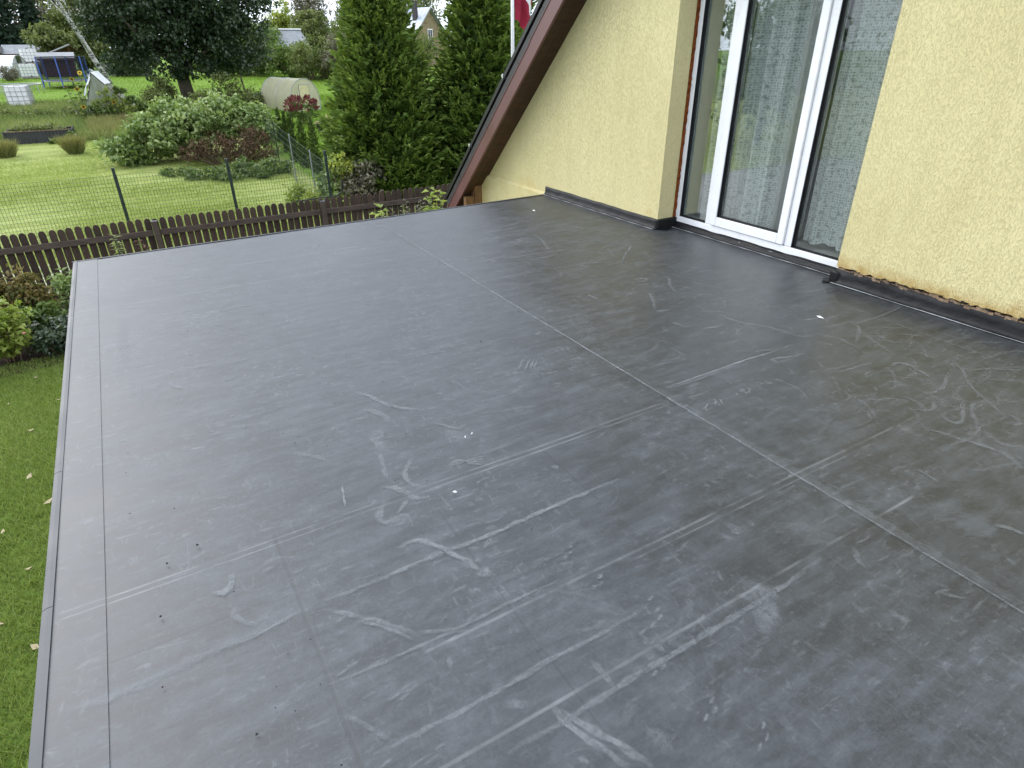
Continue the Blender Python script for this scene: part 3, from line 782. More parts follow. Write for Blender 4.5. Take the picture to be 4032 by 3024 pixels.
# roof: soffit boards, bargeboards, tile layer, box at the wall plate
ca, sa = 1 / math.hypot(1, SL), SL / math.hypot(1, SL)
def along(s, n): return (8.80 - s * ca + n * sa, zr(8.80) + s * sa + n * ca)     # s up the slope from the eave, n outward
def slope_prism(x0, x1, s0, s1, n0, n1):
    return MB().prism([along(s0, n0), along(s1, n0), along(s1, n1), along(s0, n1)], 'x', x0, x1)
SR = (8.80 - YR) / ca
slope_prism(4.235, 4.42, .05, SR, .0, .022).build('soffit_board', M['soffit'], house)
slope_prism(4.098, 4.229, .05, SR, -.004, .020).build('soffit_board', M['soffit'], house)
slope_prism(4.10, 12.0, .02, SR, .025, .12).build('roof_deck', M['roofdark'], house)
MB().prism([(YR, ZR + .03), (YR, ZR + .2), (-3.4, ZR + .2 + SL * (-3.4 - YR)), (-3.4, ZR + .03 + SL * (-3.4 - YR))], 'x', 4.10, 12.0).build('roof_deck', M['roofdark'], house)
for s0, s1, dn in ((0.0, 3.39, .0), (3.36, SR + .1, .005)):
    slope_prism(4.066 - dn, 4.096 - dn, s0, s1, -.018 - dn, .128 + dn).build('bargeboard', M['barge'], house)
    slope_prism(4.060 - dn, 4.125 - dn, s0, s1, .1285 + dn, .136 + dn).build('bargeboard_cap', M['barge'], house)
for k in range(14):
    slope_prism(4.112, 4.60, .1 + k * .36, .456 + k * .36, .138, .262).build('roof_tile', M['roofdark'], house)
MB().box((4.235, 8.165, -2.4), (4.372, 8.30, -.13)).build('wall_plate_post', M['oldwood'], house, bevel=.004)
MB().box((4.10, 8.20, -2.4), (4.2345, 8.285, -.30)).build('wall_plate_board', M['oldwood'], house, bevel=.004)

# solar panels on the roof, seen edge on
for k, lab in enumerate(('lowest black solar panel on the steep roof edge', 'second black solar panel up the steep roof edge', 'third black solar panel up the steep roof edge', 'fourth black solar panel up the steep roof, cut by the photo')):
    s0 = .10 + k * 1.28; s1 = s0 + 1.255
    y, z = along(s0, .2); p = wempty('solar_panel', (4.15, y, z), lab, 'solar panel', 'solar panels on the roof')
    slope_prism(4.17, 5.85, s0 + .03, s1 - .03, .318, .330).build('cell_glass', M['cell'], p)
    for a, b, c, d in ((4.10, 4.17, s0, s1), (5.85, 5.88, s0, s1), (4.171, 5.849, s0, s0 + .03), (4.171, 5.849, s1 - .03, s1)):
        slope_prism(a, b, c, d, .290, .335).build('frame', M['panelblack'], p)
    if k: slope_prism(4.088, 4.102, s0 - .030, s0 - .002, .300, .345).build('clamp', M['steel'], p)
    slope_prism(4.19, 5.8, s0 + .25, s0 + .29, .20, .289).build('mounting_rail', M['panelblack'], p)

# door and window unit in the niche
win = MB().box((4.60, 2.60, .035), (4.668, 4.60, .112)).build('window_unit', M['pvc'], house, bevel=.006)
def bar(y0, y1, z0, z1, x0=4.60, x1=4.668, name='frame_bar', mat='pvc', bev=.006): return MB().box((x0, y0, z0), (x1, y1, z1)).build(name, M[mat], win, bevel=bev)
ZT = 2.16
bar(4.492, 4.60, .1125, ZT, name='frame_jamb'); bar(2.60, 2.655, .1125, ZT, name='frame_jamb'); bar(2.60, 4.60, ZT + .001, ZT + .07, name='frame_head')
bar(4.085, 4.155, .1125, ZT, name='mullion'); bar(3.195, 3.265, .1125, ZT, name='mullion')
# door sash, slightly proud
for y0, y1, z0, z1, nm in ((4.015, 4.082, .118, ZT, 'sash_stile'), (3.268, 3.335, .118, ZT, 'sash_stile'), (3.336, 4.014, .118, .20, 'sash_rail')): bar(y0, y1, z0, z1, 4.583, 4.655, nm)
def glaze(y0, y1, z0, x, nm='pane'):
    MB().box((x - .034, y1 - .004, z0), (x - .001, y1 + .0005, ZT)).build('rebate_gasket_shade', M['gasket'], win)  # black strips on rebate side and bottom: gasket with recess shade painted in
    MB().box((x - .030, y0, z0 - .0005), (x - .001, y1, z0 + .004)).build('rebate_gasket_shade', M['gasket'], win)
    MB().box((x, y0, z0), (x + .004, y1, ZT)).build('pane', M['glass'], win)
    for a, b, c, d in ((y1 - .020, y1, z0, ZT), (y0, y0 + .010, z0, ZT), (y0 + .011, y1 - .021, z0, z0 + .012)):
        MB().box((x - .014, a, c), (x - .003, b, d)).build('glazing_gasket', M['gasket'], win)
glaze(4.156, 4.491, .114, 4.635); glaze(3.336, 4.014, .202, 4.625); glaze(2.656, 3.194, .114, 4.635)
# ragged brown foam between render and frame
mb = MB(); rg = random.Random(11); n = 90; V = []
for i in range(n + 1):
    z = .04 + (ZT - .0) * i / n
    V += [(4.570, 4.555, z), (4.566, 4.549 + rg.uniform(-.004, .004), z), (4.580, 4.542 + rg.uniform(-.008, .008), z), (4.601, 4.541 + rg.uniform(-.005, .005), z)]
mb.v = V; mb.f = [(i * 4 + k, i * 4 + k + 1, (i + 1) * 4 + k + 1, (i + 1) * 4 + k) for i in range(n) for k in range(3)]
mb.build('mounting_foam', M['foam'], win)
mb = MB(); n = 60; V = []
for i in range(n + 1):
    y = 2.62 + 1.93 * i / n
    V += [(4.602, y, .046 + rg.uniform(-.004, .004)), (4.594 - rg.uniform(0, .004), y, .036), (4.602, y, .018 + rg.uniform(-.006, .004))]
mb.v = V; mb.f = [(i * 3 + k, i * 3 + k + 1, (i + 1) * 3 + k + 1, (i + 1) * 3 + k) for i in range(n) for k in range(2)]
mb.build('filler_strip', M['pvc'], win)

# room behind the glass
room = MB()
room.box((4.669, 1.6, .095), (8.0, 5.4, .105)); room.build('room_floor', M['insidefloor'], house)
for lo, hi in (((8.0, 1.6, .0), (8.1, 5.4, 2.6)), ((4.70, 5.4, .0), (8.1, 5.5, 2.6)), ((4.70, 1.5, .0), (8.1, 1.6, 2.6)), ((4.66, 1.5, 2.45), (8.1, 5.5, 2.55)), ((4.665, 4.60, .105), (4.80, 5.4, 2.45)), ((4.665, 1.6, .105), (4.80, 2.60, 2.45))):
    MB().box(lo, hi).build('room_wall', M['inside'], house)
MB().box((4.672, 4.50, .106), (4.86, 4.598, 2.4)).build('inner_reveal', M['inside'], house)

def lace_mat():
    t = NT('white_lace'); u = t.coord('UV')
    vecd = t.n('VectorMath'); vecd.operation = 'ADD'; t.l(u, vecd.inputs[0])
    nz = t.n('TexNoise'); t.l(u, nz.inputs['Vector']); nz.inputs['Scale'].default_value = 9; sc = t.n('VectorMath'); sc.operation = 'SCALE'; t.l(nz.outputs['Color'], sc.inputs[0]); sc.inputs['Scale'].default_value = .02
    t.l(sc.outputs[0], vecd.inputs[1]); v = vecd.outputs[0]
    def brick(scale, rot, mort):
        b = t.n('TexBrick'); t.l(t.mapping(v, (1, 1, 1), (0, 0, rot)), b.inputs['Vector']); b.inputs['Scale'].default_value = scale; b.inputs['Mortar Size'].default_value = mort
        b.inputs['Brick Width'].default_value = .6; b.inputs['Row Height'].default_value = .3; b.offset = .37; b.squash = 1.4
        return b.outputs['Fac']
    p = t.math('MAXIMUM', brick(15, 0, .075), brick(12, 1.5708, .06))
    p = t.math('MAXIMUM', t.math('MULTIPLY', p, t.rng(t.noise(u, 24, 2), .32, .48)), t.rng(t.noise(u, 34, 2), .57, .62))
    f = t.math('MULTIPLY_ADD', p, .46, .50)
    d = t.n('BsdfDiffuse'); d.inputs[0].default_value = (.86, .88, .86, 1); tl = t.n('BsdfTranslucent'); tl.inputs[0].default_value = (.7, .74, .7, 1)
    m0 = t.n('MixShader'); m0.inputs[0].default_value = .35; t.l(d.outputs[0], m0.inputs[1]); t.l(tl.outputs[0], m0.inputs[2])
    tr = t.n('BsdfTransparent'); m = t.n('MixShader'); t.l(f, m.inputs[0]); t.l(tr.outputs[0], m.inputs[1]); t.l(m0.outputs[0], m.inputs[2])
    return t.done(m.outputs[0])
M['lace'] = lace_mat(); M['drape'] = plain('grey_drape', (.40, .40, .39), .9, .08, 3, .1, 120, .002, .1)
def curtain(name, y0, y1, x, z0, mat, amp, folds, seed, label, flare=0.0):
    rg = random.Random(seed); nu, nv = int(folds * 14), 14; ph = [rg.uniform(0, 6) for _ in range(4)]
    def fn(u, v):
        y = y0 + (y1 - y0) * u; z = z0 + (2.36 - z0) * v; s_ = amp * (1.15 - .3 * v)
        dx = s_ * (math.sin(u * folds * 6.283 + ph[0]) + .45 * math.sin(u * folds * 12.9 + ph[1] + v) + .3 * math.sin(u * folds * 3.1 + ph[2]))
        return (x + dx + flare * (1 - v) ** 2 * (1 - u), y + flare * (1 - v) ** 3 * .8 * (1 - u), z + (.008 * math.sin(u * 40 + ph[3]) if v == 0 else 0))
    mb = MB().grid(fn, nu, nv); me = mb.mesh(name, True)
    uv = me.uv_layers.new(name='UVMap'); k = 1.35
    co = [(i / nu * abs(y1 - y0) * k, j / nv * 2.3) for i in range(nu + 1) for j in range(nv + 1)]
    uv.data.foreach_set('uv', [c for l in me.loops for c in co[l.vertex_index]])
    return tag(link(name, me, M[mat]), label, 'curtain', 'curtains behind the glass')
curtain('lace_curtain', 4.12, 4.40, 4.80, .135, 'lace', .026, 2.6, 1, 'white lace curtain hanging behind the narrow left pane')
curtain('lace_curtain', 3.50, 4.06, 4.76, .15, 'lace', .032, 3.0, 2, 'white lace curtain hanging behind the glazed door')
curtain('lace_curtain', 2.50, 3.22, 4.77, .15, 'lace', .028, 3.0, 3, 'white lace curtain hanging behind the right pane')
curtain('grey_drape', 3.26, 3.54, 4.76, .13, 'drape', .020, 1.4, 4, 'plain grey drape hanging at the right of the door', .06)
# ------------------------------------------------------------------ plant materials
L_ = leafmat
M['thuja'] = L_('thuja_sprays', [(.045, .085, .018), (.10, .165, .032), (.17, .24, .048), (.29, .36, .08)], .6, .22, .25)
M['thuja_y'] = L_('young_thuja', [(.04, .075, .014), (.085, .135, .024), (.15, .20, .04)], .6, .25, .25)
M['maple'] = L_('dark_maple_leaves', [(.018, .036, .018), (.034, .060, .026), (.056, .086, .040), (.11, .135, .085)], .42, .18, .5)
M['leaf_grey'] = L_('grey_green_leaves', [(.08, .13, .035), (.17, .24, .075), (.28, .36, .13), (.40, .47, .21)], .5, .25, .4)
M['leaf_green'] = L_('green_leaves', [(.06, .10, .024), (.12, .18, .045), (.20, .26, .08)], .5, .28, .35)
M['leaf_olive'] = L_('olive_leaves', [(.085, .11, .038), (.16, .19, .065), (.25, .27, .115)], .6, .28, .25)
M['leaf_yellow'] = L_('yellow_green_leaves', [(.17, .23, .05), (.29, .34, .07), (.44, .45, .10)], .5, .35, .3)
M['leaf_lime'] = L_('lime_leaves', [(.17, .24, .04), (.27, .33, .07), (.36, .40, .11)], .5, .32, .3)
M['leaf_dark'] = L_('dark_conifer', [(.026, .05, .03), (.05, .085, .048), (.085, .125, .075)], .6, .15, .25)
M['leaf_brown'] = L_('brown_dead_leaves', [(.05, .034, .024), (.11, .068, .045), (.19, .115, .078), (.13, .13, .06)], .8, .2, .15)
M['leaf_twig'] = L_('grey_brown_twigs', [(.10, .09, .07), (.17, .155, .115), (.24, .22, .16), (.19, .22, .10)], .8, .15, .15)
M['leaf_rust'] = L_('rusty_spirea', [(.07, .085, .025), (.13, .13, .045), (.23, .165, .06), (.14, .16, .055)], .7, .25, .2)
M['leaf_red'] = L_('red_panicles', [(.12, .02, .03), (.20, .045, .055), (.28, .085, .085), (.36, .17, .15)], .7, .25, .2)
M['leaf_cream'] = L_('cream_panicles', [(.42, .40, .22), (.62, .58, .38), (.72, .66, .45)], .7, .3, .2)
M['grass_near'] = L_('near_grass', [(.12, .17, .035), (.20, .265, .06), (.33, .37, .13)], .6, .3, .25)
M['grass_mown'] = L_('mown_grass', [(.19, .25, .05), (.30, .36, .095), (.42, .45, .17)], .7, .3, .2)
M['grass_far'] = L_('far_lawn_grass', [(.10, .18, .02), (.15, .24, .032), (.21, .30, .05)], .7, .3, .2)
M['grass_wild'] = L_('wild_grass', [(.09, .14, .04), (.17, .22, .07), (.27, .30, .12), (.36, .34, .17)], .7, .3, .2)
M['grass_dry'] = L_('dry_grass', [(.14, .15, .05), (.24, .24, .09), (.33, .29, .14)], .8, .25, .15)
M['bark'] = plain('grey_bark', (.10, .085, .065), .9, .4, 6, .8, 20, .03, .15, stretch=(4, 4, 1))
def birch_mat():
    t = NT('birch_bark'); c = t.coord('Object'); n = t.noise(t.mapping(c, (1, 1, 3.2)), 2.6, 5, .7, .6)
    return t.done(t.bsdf(t.ramp(n, [(.40, (.03, .028, .025)), (.5, (.36, .35, .32)), (.65, (.62, .61, .58))]), .8, None, .2))
M['birch'] = birch_mat()
M['twig'] = plain('brown_twigs', (.13, .09, .06), .9, .3)
M['stem'] = plain('green_stems', (.10, .14, .05), .8, .3)
M['soil'] = plain('dark_soil', (.035, .025, .018), .95, .4, 4, .8, 20, .03, .1)
M['picket'] = plain('dark_brown_pickets', (.058, .040, .030), .75, .5, 9, .4, 30, .004, .25, stretch=(5, 5, 1))
M['rail'] = plain('brown_fence_rail', (.080, .060, .048), .75, .35, 5, .4, 30, .004, .25, stretch=(1, 6, 6))
M['fgreen'] = plain('dark_green_post', (.018, .030, .028), .45, .2, 8, 0, spec=.4)
M['wire'] = plain('green_wire', (.035, .060, .035), .5, .2, 8, 0)

def picket_mat():
    t = NT('weathered_pickets'); c = t.mapping(t.coord(), (5, 5, 1)); oi = t.n('ObjectInfo'); n = t.noise(c, 9, 5, .6)
    col = t.ramp(n, [(.3, (.032, .021, .016)), (.7, (.085, .060, .045))]); col = t.mix(1.0, col, t.ramp(oi.outputs['Random'], [(0, (.72, .72, .72)), (1, (1.3, 1.25, 1.2))]), 'MULTIPLY')
    return t.done(t.bsdf(col, .75, t.bump(t.noise(c, 30, 3), .4, .004), .25))
M['picket'] = picket_mat()
# ------------------------------------------------------------------ picket fence
FY = 13.25
fence = wempty('picket_fence', (2.0, FY, -2.4), 'dark brown wooden picket fence with rounded tops behind the terrace', 'fence')
rg = random.Random(21)
prof = [(-.0555, 0), (.0555, 0), (.0555, 1.175), (.049, 1.21), (.033, 1.237), (.012, 1.248), (-.012, 1.248), (-.033, 1.237), (-.049, 1.21), (-.0555, 1.175)]
pick_me = MB().prism(prof, 'y', 0.0, .022).mesh('picket')
pick_me.materials.append(M['picket'])
x = -3.0; k = 0
while x < 6.75:
    o = bpy.data.objects.new('picket', pick_me); COL.objects.link(o); o.parent = fence
    o.matrix_parent_inverse = Matrix.Translation(fence.location).inverted()
    o.location = (x, FY + rg.uniform(-.004, .004), -2.37 + rg.uniform(-.012, .012)); o.rotation_euler = (rg.gauss(0, .006), rg.gauss(0, .005), rg.gauss(0, .02))
    x += .1335 + rg.uniform(-.0015, .0015); k += 1
for z in (-1.43, -2.16):
    for a, b in ((-3.02, .135), (.245, 3.235), (3.345, 6.8)):
        MB().box((a, FY - .062, z), (b, FY - .008, z + .10)).build('fence_rail', M['rail'], fence, bevel=.004)
for xx in (-2.86, .19, 3.29, 6.4):
    MB().box((xx - .05, FY - .115, -2.42), (xx + .05, FY - .010, -1.165)).build('fence_post', M['rail'], fence, bevel=.006)
    MB().box((xx - .052, FY - .117, -1.1648), (xx + .052, FY - .008, -1.158)).build('post_cap', M['trim'], fence)

M['gravel'] = plain('pale_gravel', (.58, .56, .53), .95, .15, 8, .6, 50, .01, .1)
mb = MB(); mb.v = [(-9, 13.45, -2.394), (-1.0, 13.42, -2.394), (-.6, 14.6, -2.394), (-1.2, 16.0, -2.394), (-9, 16.3, -2.394)]; mb.f = [(0, 1, 2, 3, 4)]
tag(mb.build('gravel_path', M['gravel']), 'pale gravel strip behind the left end of the pickets', None, None, 'structure')

# ------------------------------------------------------------------ welded mesh fence
MY = 16.5
mesh_f = wempty('mesh_fence', (1.0, MY, -2.4), 'dark green welded wire fence with slim posts beyond the pickets', 'fence')
posts = [(-2.72, MY), (-.26, MY), (2.05, MY), (4.36, MY)]
for (px, py) in posts:
    MB().box((px - .03, py - .02, -2.45), (px + .03, py + .02, -.66)).build('mesh_post', M['fgreen'], mesh_f)
    MB().box((px - .033, py - .023, -.6598), (px + .033, py + .023, -.645)).build('post_cap', M['trim'], mesh_f)
    for z in (-.85, -1.4, -2.0): MB().box((px - .038, py - .045, z), (px + .038, py - .0205, z + .03)).build('clamp', M['fgreen'], mesh_f)
def wire_panel(a, b, z0, z1, parent, step=.062):
    mb = MB(); L = math.dist(a, b); n = int(L / step); ux, uy = (b[0] - a[0]) / L, (b[1] - a[1]) / L; w = .0034
    def post(p, q):
        mb.tube([p, q], w, 3, False)
    za, zb = gz(a[1]) + 2.4, gz(b[1]) + 2.4
    for i in range(n + 1):
        s_ = L * i / n; dz = za + (zb - za) * i / n; post((a[0] + ux * s_, a[1] + uy * s_ - .03, z0 + dz), (a[0] + ux * s_, a[1] + uy * s_ - .03, z1 + dz))
    m = int((z1 - z0) / (step * 1.2))
    for j in range(m + 1):
        z = z0 + (z1 - z0) * j / m; post((a[0], a[1] - .03, z + za), (b[0], b[1] - .03, z + zb))
    return mb.build('wire_panel', M['wire'], parent)
for a, b in zip(posts[:-1], posts[1:]): wire_panel((a[0] + .035, a[1]), (b[0] - .035, b[1]), -2.36, -.80, mesh_f)
side_f = wempty('mesh_fence', (4.5, 19.5, -2.35), 'wire fence running away beside the row of young thujas', 'fence')
sp = [(4.50, 18.6), (4.66, 21.6), (4.82, 24.6), (4.98, 27.6)]
for (px, py) in sp:
    MB().box((px - .015, py - .015, gz(py) - .05), (px + .015, py + .015, gz(py) + 1.5)).build('mesh_post', M['bead'] if px < 4.7 else M['fgreen'], side_f)
for a, b in zip([(4.36, 16.6)] + sp[:-1], sp): wire_panel(a, b, -2.36, -.95, side_f, .15)
MB().tube([(3.2, 15.2, -1.52), (4.15, 15.2, -1.50), (4.30, 15.2, -1.42), (4.34, 15.2, -1.15)], [.018, .020, .022, .022], 6).build('black_pipe', M['gasket'])
tag(bpy.data.objects['black_pipe'], 'bent black pipe end just above the picket tops', 'pipe')
MB().tube([(4.34, 15.2, -1.42), (4.34, 15.2, -2.42)], .02, 6).build('pipe_stand', M['gasket'], bpy.data.objects['black_pipe'])

# ------------------------------------------------------------------ grass
def scatter(x0, x1, y0, y1, n):
    x = RNG.uniform(x0, x1, n); y = RNG.uniform(y0, y1, n); return np.stack([x, y, gza(y)], 1)
P = np.concatenate([scatter(-5.5, -.45, 2.5, 6, 60000), scatter(-4.5, -.45, 6, 10.6, 70000)])
o = npmesh('lawn_grass', blades(P, .060, .009, 1.2), 3, M['grass_near'], None, RNG.random(len(P)) * .75 + .25 * (np.sin(P[:, 0] * 2) * np.sin(P[:, 1] * 1.7) * .5 + .5)); tag(o, 'short green lawn grass beside the terrace', 'grass', None, 'stuff')
P = np.concatenate([scatter(-4, 4.9, 14, 20, 55000), scatter(-5, 4.9, 20, 27, 45000), scatter(-7, 1.5, 27, 34, 25000)])
o = npmesh('mown_grass', blades(P, .07, .016, 1.6), 3, M['grass_mown'], None, np.clip(.5 + .15 * np.sin(P[:, 1] * 2.1 + np.sin(P[:, 0] * .9) * 2.5) + RNG.normal(size=len(P)) * .24, 0, 1)); tag(o, 'yellowish freshly mown grass beyond the wire fence', 'grass', None, 'stuff')
P = np.concatenate([scatter(-8, 2.5, 33.5, 41, 26000), scatter(-9, 0, 41, 48, 16000), scatter(1.5, 5.6, 31, 47, 6000)])
kx = ~((P[:, 0] > -4.1) & (P[:, 0] < -1.45) & (P[:, 1] < 34.95))
o = npmesh('wild_grass', blades(P[kx], .42, .045, .8), 3, M['grass_wild'], None, np.clip(.35 + .3 * np.sin(P[kx][:, 0] * 1.1 + 2) * np.sin(P[kx][:, 1] * .8) + RNG.normal(size=kx.sum()) * .2, 0, 1)); tag(o, 'tall unmown grass and weeds around the vegetable beds', 'grass', None, 'stuff')
P = scatter(-3, 0.4, 34.0, 38.5, 9000)
o = npmesh('feathery_weeds', blades(P + np.array([2.0, 0, 0]), .5, .03, .6), 3, M['grass_dry'], None, RNG.random(len(P))); tag(o, 'feathery pale weeds in front of the film tent', 'weeds', None, 'stuff')
o = npmesh('far_grass', blades(np.concatenate([scatter(-14, 22, 48, 70, 26000), scatter(5.6, 14, 19.5, 48, 40000)]), .09, .045, 1.2), 3, M['grass_far'], None, RNG.random(66000)); tag(o, 'bright green grass of the far lawn', 'grass', None, 'stuff')
# fallen leaves on the near lawn
fl = MB().add([(-.035, 0, .01), (0, -.022, 0), (.04, 0, .014), (.0, .022, .004)], [(0, 1, 2), (0, 2, 3)]).mesh('fallen_leaf'); M['fallen'] = plain('tan_fallen_leaf', (.50, .40, .26), .8, .3)
fl.materials.append(M['fallen'])
for i, (x, y) in enumerate([(-2.05, 9.2), (-1.5, 9.0), (-1.35, 9.85), (-1.15, 9.9), (-1.75, 8.3), (-1.3, 7.5), (-1.7, 7.2), (-1.5, 6.6), (-1.85, 6.3), (-1.3, 6.2), (-1.6, 5.6), (-1.4, 5.2), (-1.75, 5.0), (-1.5, 4.6), (-1.8, 9.9)]):
    o = bpy.data.objects.new('fallen_leaf', fl); COL.objects.link(o); o.location = (x, y, -2.375); o.rotation_euler = (random.uniform(-.3, .3), random.uniform(-.3, .3), random.uniform(0, 6)); s_ = random.uniform(.6, 1.5); o.scale = (s_, s_, s_)
    tag(o, 'small tan fallen leaf lying on the lawn beside the terrace', 'leaf', 'fallen leaves on the near lawn')

# ------------------------------------------------------------------ conifers
def conifer(name, label, base, H, Rm, n, L, mat, cat='tree', group=None, tip=.06, power=.80, low=.05, skirt=.8, rough=.28, stemr=.10, up=.7):
    t = wempty(name, base, label, cat, group); b = np.array(base)
    MB().tube([(base[0], base[1], base[2] - .1), (base[0] + .02, base[1], base[2] + H * .5), (base[0], base[1], base[2] + H * .96)], [stemr, stemr * .6, .01], 7).build('trunk', M['bark'], t, smooth=True)
    nc = max(30, n // 26); zc = 1 - RNG.random(nc) ** .62
    zc = np.clip(zc, low, 1.0)
    def rad(z): return Rm * np.clip(((1 - z) ** power) * (skirt + (1 - skirt) * np.minimum(z / .25, 1)), 0, 1) + tip * (1 - z)
    a = RNG.uniform(0, 2 * np.pi, nc); lump = 1 + rough * (RNG.random(nc) - .55)
    rr = rad(zc) * lump * (.72 + .28 * RNG.random(nc) ** .5)
    C = np.stack([np.cos(a) * rr, np.sin(a) * rr, zc * H], 1); ct = RNG.random(nc)
    idx = np.repeat(np.arange(nc), 26); m = len(idx)
    out = unit(np.stack([np.cos(a), np.sin(a), np.zeros(nc)], 1))
    bl = (.05 + .23 * min(Rm, 2.0)) * RNG.uniform(.6, 1.3, nc)                    # each clump is one frond, upturned at its tip
    ax = unit(out * 1.0 + rdir(nc) * .55 + np.array([0, 0, 1.0]) * (up - .35) * RNG.uniform(.3, 1.4, nc)[:, None])
    sd = unit(np.cross(ax, rdir(nc) * .5 + np.array([0, 0, 1.0])))
    u_ = RNG.random(m); lat = RNG.uniform(-1, 1, m) * (1.08 - u_) * .55
    P = C[idx] + ax[idx] * ((u_ - .55) * bl[idx])[:, None] + sd[idx] * (lat * bl[idx])[:, None] + np.array([0, 0, 1.0]) * (bl[idx] * .35 * (u_ ** 2 - np.abs(lat) * .5))[:, None] + rdir(m) * (.05 * bl[idx])[:, None]
    A = unit(ax[idx] + sd[idx] * (lat * 1.6)[:, None] + rdir(m) * .30 + np.array([0, 0, .25]))
    out = out[idx]
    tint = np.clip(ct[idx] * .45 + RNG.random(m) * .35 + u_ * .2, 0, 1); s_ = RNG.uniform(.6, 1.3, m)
    # inner fill
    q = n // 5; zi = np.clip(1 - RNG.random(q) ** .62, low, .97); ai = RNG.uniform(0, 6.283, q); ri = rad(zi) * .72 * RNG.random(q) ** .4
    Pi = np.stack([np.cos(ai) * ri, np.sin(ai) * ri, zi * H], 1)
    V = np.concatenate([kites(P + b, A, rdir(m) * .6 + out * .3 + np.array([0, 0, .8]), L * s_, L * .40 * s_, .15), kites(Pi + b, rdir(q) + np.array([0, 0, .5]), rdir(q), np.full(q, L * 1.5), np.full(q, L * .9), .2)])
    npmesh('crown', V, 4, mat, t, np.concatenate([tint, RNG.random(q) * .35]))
    return t
conifer('thuja_tree', 'tall bushy thuja left of its twin, behind the picket fence', (6.80, 18.6, gz(18.6)), 6.6, 2.02, 52000, .16, M['thuja'], group='big thujas behind the fence')
conifer('thuja_tree', 'tall bushy thuja next to the dark roof edge', (9.65, 18.0, gz(18.0)), 7.0, 2.02, 52000, .16, M['thuja'], group='big thujas behind the fence')
conifer('thuja_tree', 'thuja partly hidden behind the white flagpole and roof', (11.6, 19.2, gz(19)), 6.9, 1.35, 15000, .16, M['thuja'], group='big thujas behind the fence')
for i, (x, y, h_, w) in enumerate(((5.62, 30.0, 1.25, .21), (6.10, 29.8, 1.35, .22), (5.82, 27.3, 1.55, .23), (5.55, 25.2, 1.70, .23), (5.62, 24.0, 1.75, .24), (5.68, 22.8, 1.85, .25), (6.62, 23.7, 1.65, .24), (7.05, 23.2, 1.72, .25))):
    conifer('young_thuja', ('farthest slim young thuja, half behind the leafy mound', 'slim young thuja second from the far end of its row', 'slim young thuja third from the far end of its row', 'slim young thuja in the middle of its row', 'slim young thuja fourth from the near end', 'nearest slim young thuja of the longer row', 'left one of the two slim thujas before the red hydrangea', 'right one of the two slim thujas before the red hydrangea')[i],
            (x, y, gz(y)), h_, w, 3600, .055, M['thuja_y'], group='row of young thujas', tip=.03, power=.5, rough=.15, stemr=.025, up=1.6)

# ------------------------------------------------------------------ broadleaved trees and bushes
def tree(name, label, base, H, r0, blobs, nclump, per, crad, L, mat, cat='tree', group=None, lean=(0, 0), bark='bark', limbs=14, wd=.55, inner=.5, ltop=.8, droop=.15):
    t = wempty(name, base, label, cat, group); b = Vector(base)
    wb = [(b.x + q[0], b.y + q[1], b.z + q[2], q[3], q[4], q[5]) for q in blobs]
    o, C = foliage('crown', t, mat, wb, nclump, per, crad, L, L * wd, inner, base[2] + .1, droop)
    tips = [Vector(C[random.randrange(len(C))]) for _ in range(limbs)]
    fork = [b + Vector((lean[0] * s_, lean[1] * s_, H * ltop * s_ - (.15 if s_ == 0 else 0))) + Vector((random.uniform(-1, 1), random.uniform(-1, 1), 0)) * r0 * .5 * (s_ > 0) for s_ in (0, .25, .5, .75, 1)]
    limb_mesh(b, tips, r0, M[bark], 'trunk', t, fork=fork)
    return t
def bush(name, label, base, blobs, nclump, per, crad, L, mat, cat='bush', group=None, stems=8, wd=.6, inner=.35, stem_mat='twig', sr=.012, droop=.1):
    t = wempty(name, base, label, cat, group); b = Vector(base)
    wb = [(b.x + q[0], b.y + q[1], b.z + q[2], q[3], q[4], q[5]) for q in blobs]
    o, C = foliage('foliage', t, mat, wb, nclump, per, crad, L, L * wd, inner, base[2] + .02, droop)
    mb = MB()
    for i in range(stems):
        tp = Vector(C[random.randrange(len(C))]); f = Vector((b.x + (tp.x - b.x) * .35, b.y + (tp.y - b.y) * .35, b.z - .05))
        mb.tube([f, f.lerp(tp, .5) + Vector((random.uniform(-.05, .05), random.uniform(-.05, .05), .05)), tp], [sr, sr * .8, sr * .4], 5)
    mb.build('stems', M[stem_mat], t)
    return t

# big dark maple on the neighbour's plot
tree('maple_tree', 'big dark green maple standing in the neighbouring garden', (4.5, 47.2, gz(47.2)), 9.5, .42,
     [(-1.9, 0, 2.6, 1.7, 1.8, 1.0), (1.8, -.3, 2.3, 2.2, 1.8, .95), (3.6, 0, 2.3, 1.5, 1.5, .9), (-.9, 0, 5.4, 3.4, 3.6, 2.9), (1.6, .3, 5.0, 3.2, 3.2, 2.6), (-3.1, .2, 4.7, 1.9, 2.2, 1.6), (3.4, 0, 3.6, 1.9, 2.2, 1.5), (.2, -.5, 7.4, 3.4, 3.2, 2.4), (.3, -.9, 2.0, 1.5, 1.1, .65), (-1.1, -.6, 1.9, 1.2, 1.0, .6), (0, -1.2, 3.2, 2.6, 2.0, 1.1), (-2.0, -.6, 2.9, 1.5, 1.5, .9), (4.4, .2, 5.2, 1.6, 1.6, 1.1)],
     760, 66, .62, .21, M['maple'], limbs=26, wd=.75, inner=.45)
tree('birch_tree', 'leaning birch with white mottled trunk left of the maple', (.6, 62, gz(62)), 9.5, .22, [(-3.0, 0, 7.6, 2.2, 2.2, 1.8), (-1.0, 0, 8.2, 1.6, 1.6, 1.6), (-2.6, .2, 5.6, 1.4, 1.4, 1.0)], 90, 26, .55, .16, M['leaf_olive'], lean=(-2.5, 0), bark='birch', limbs=8, inner=.2)
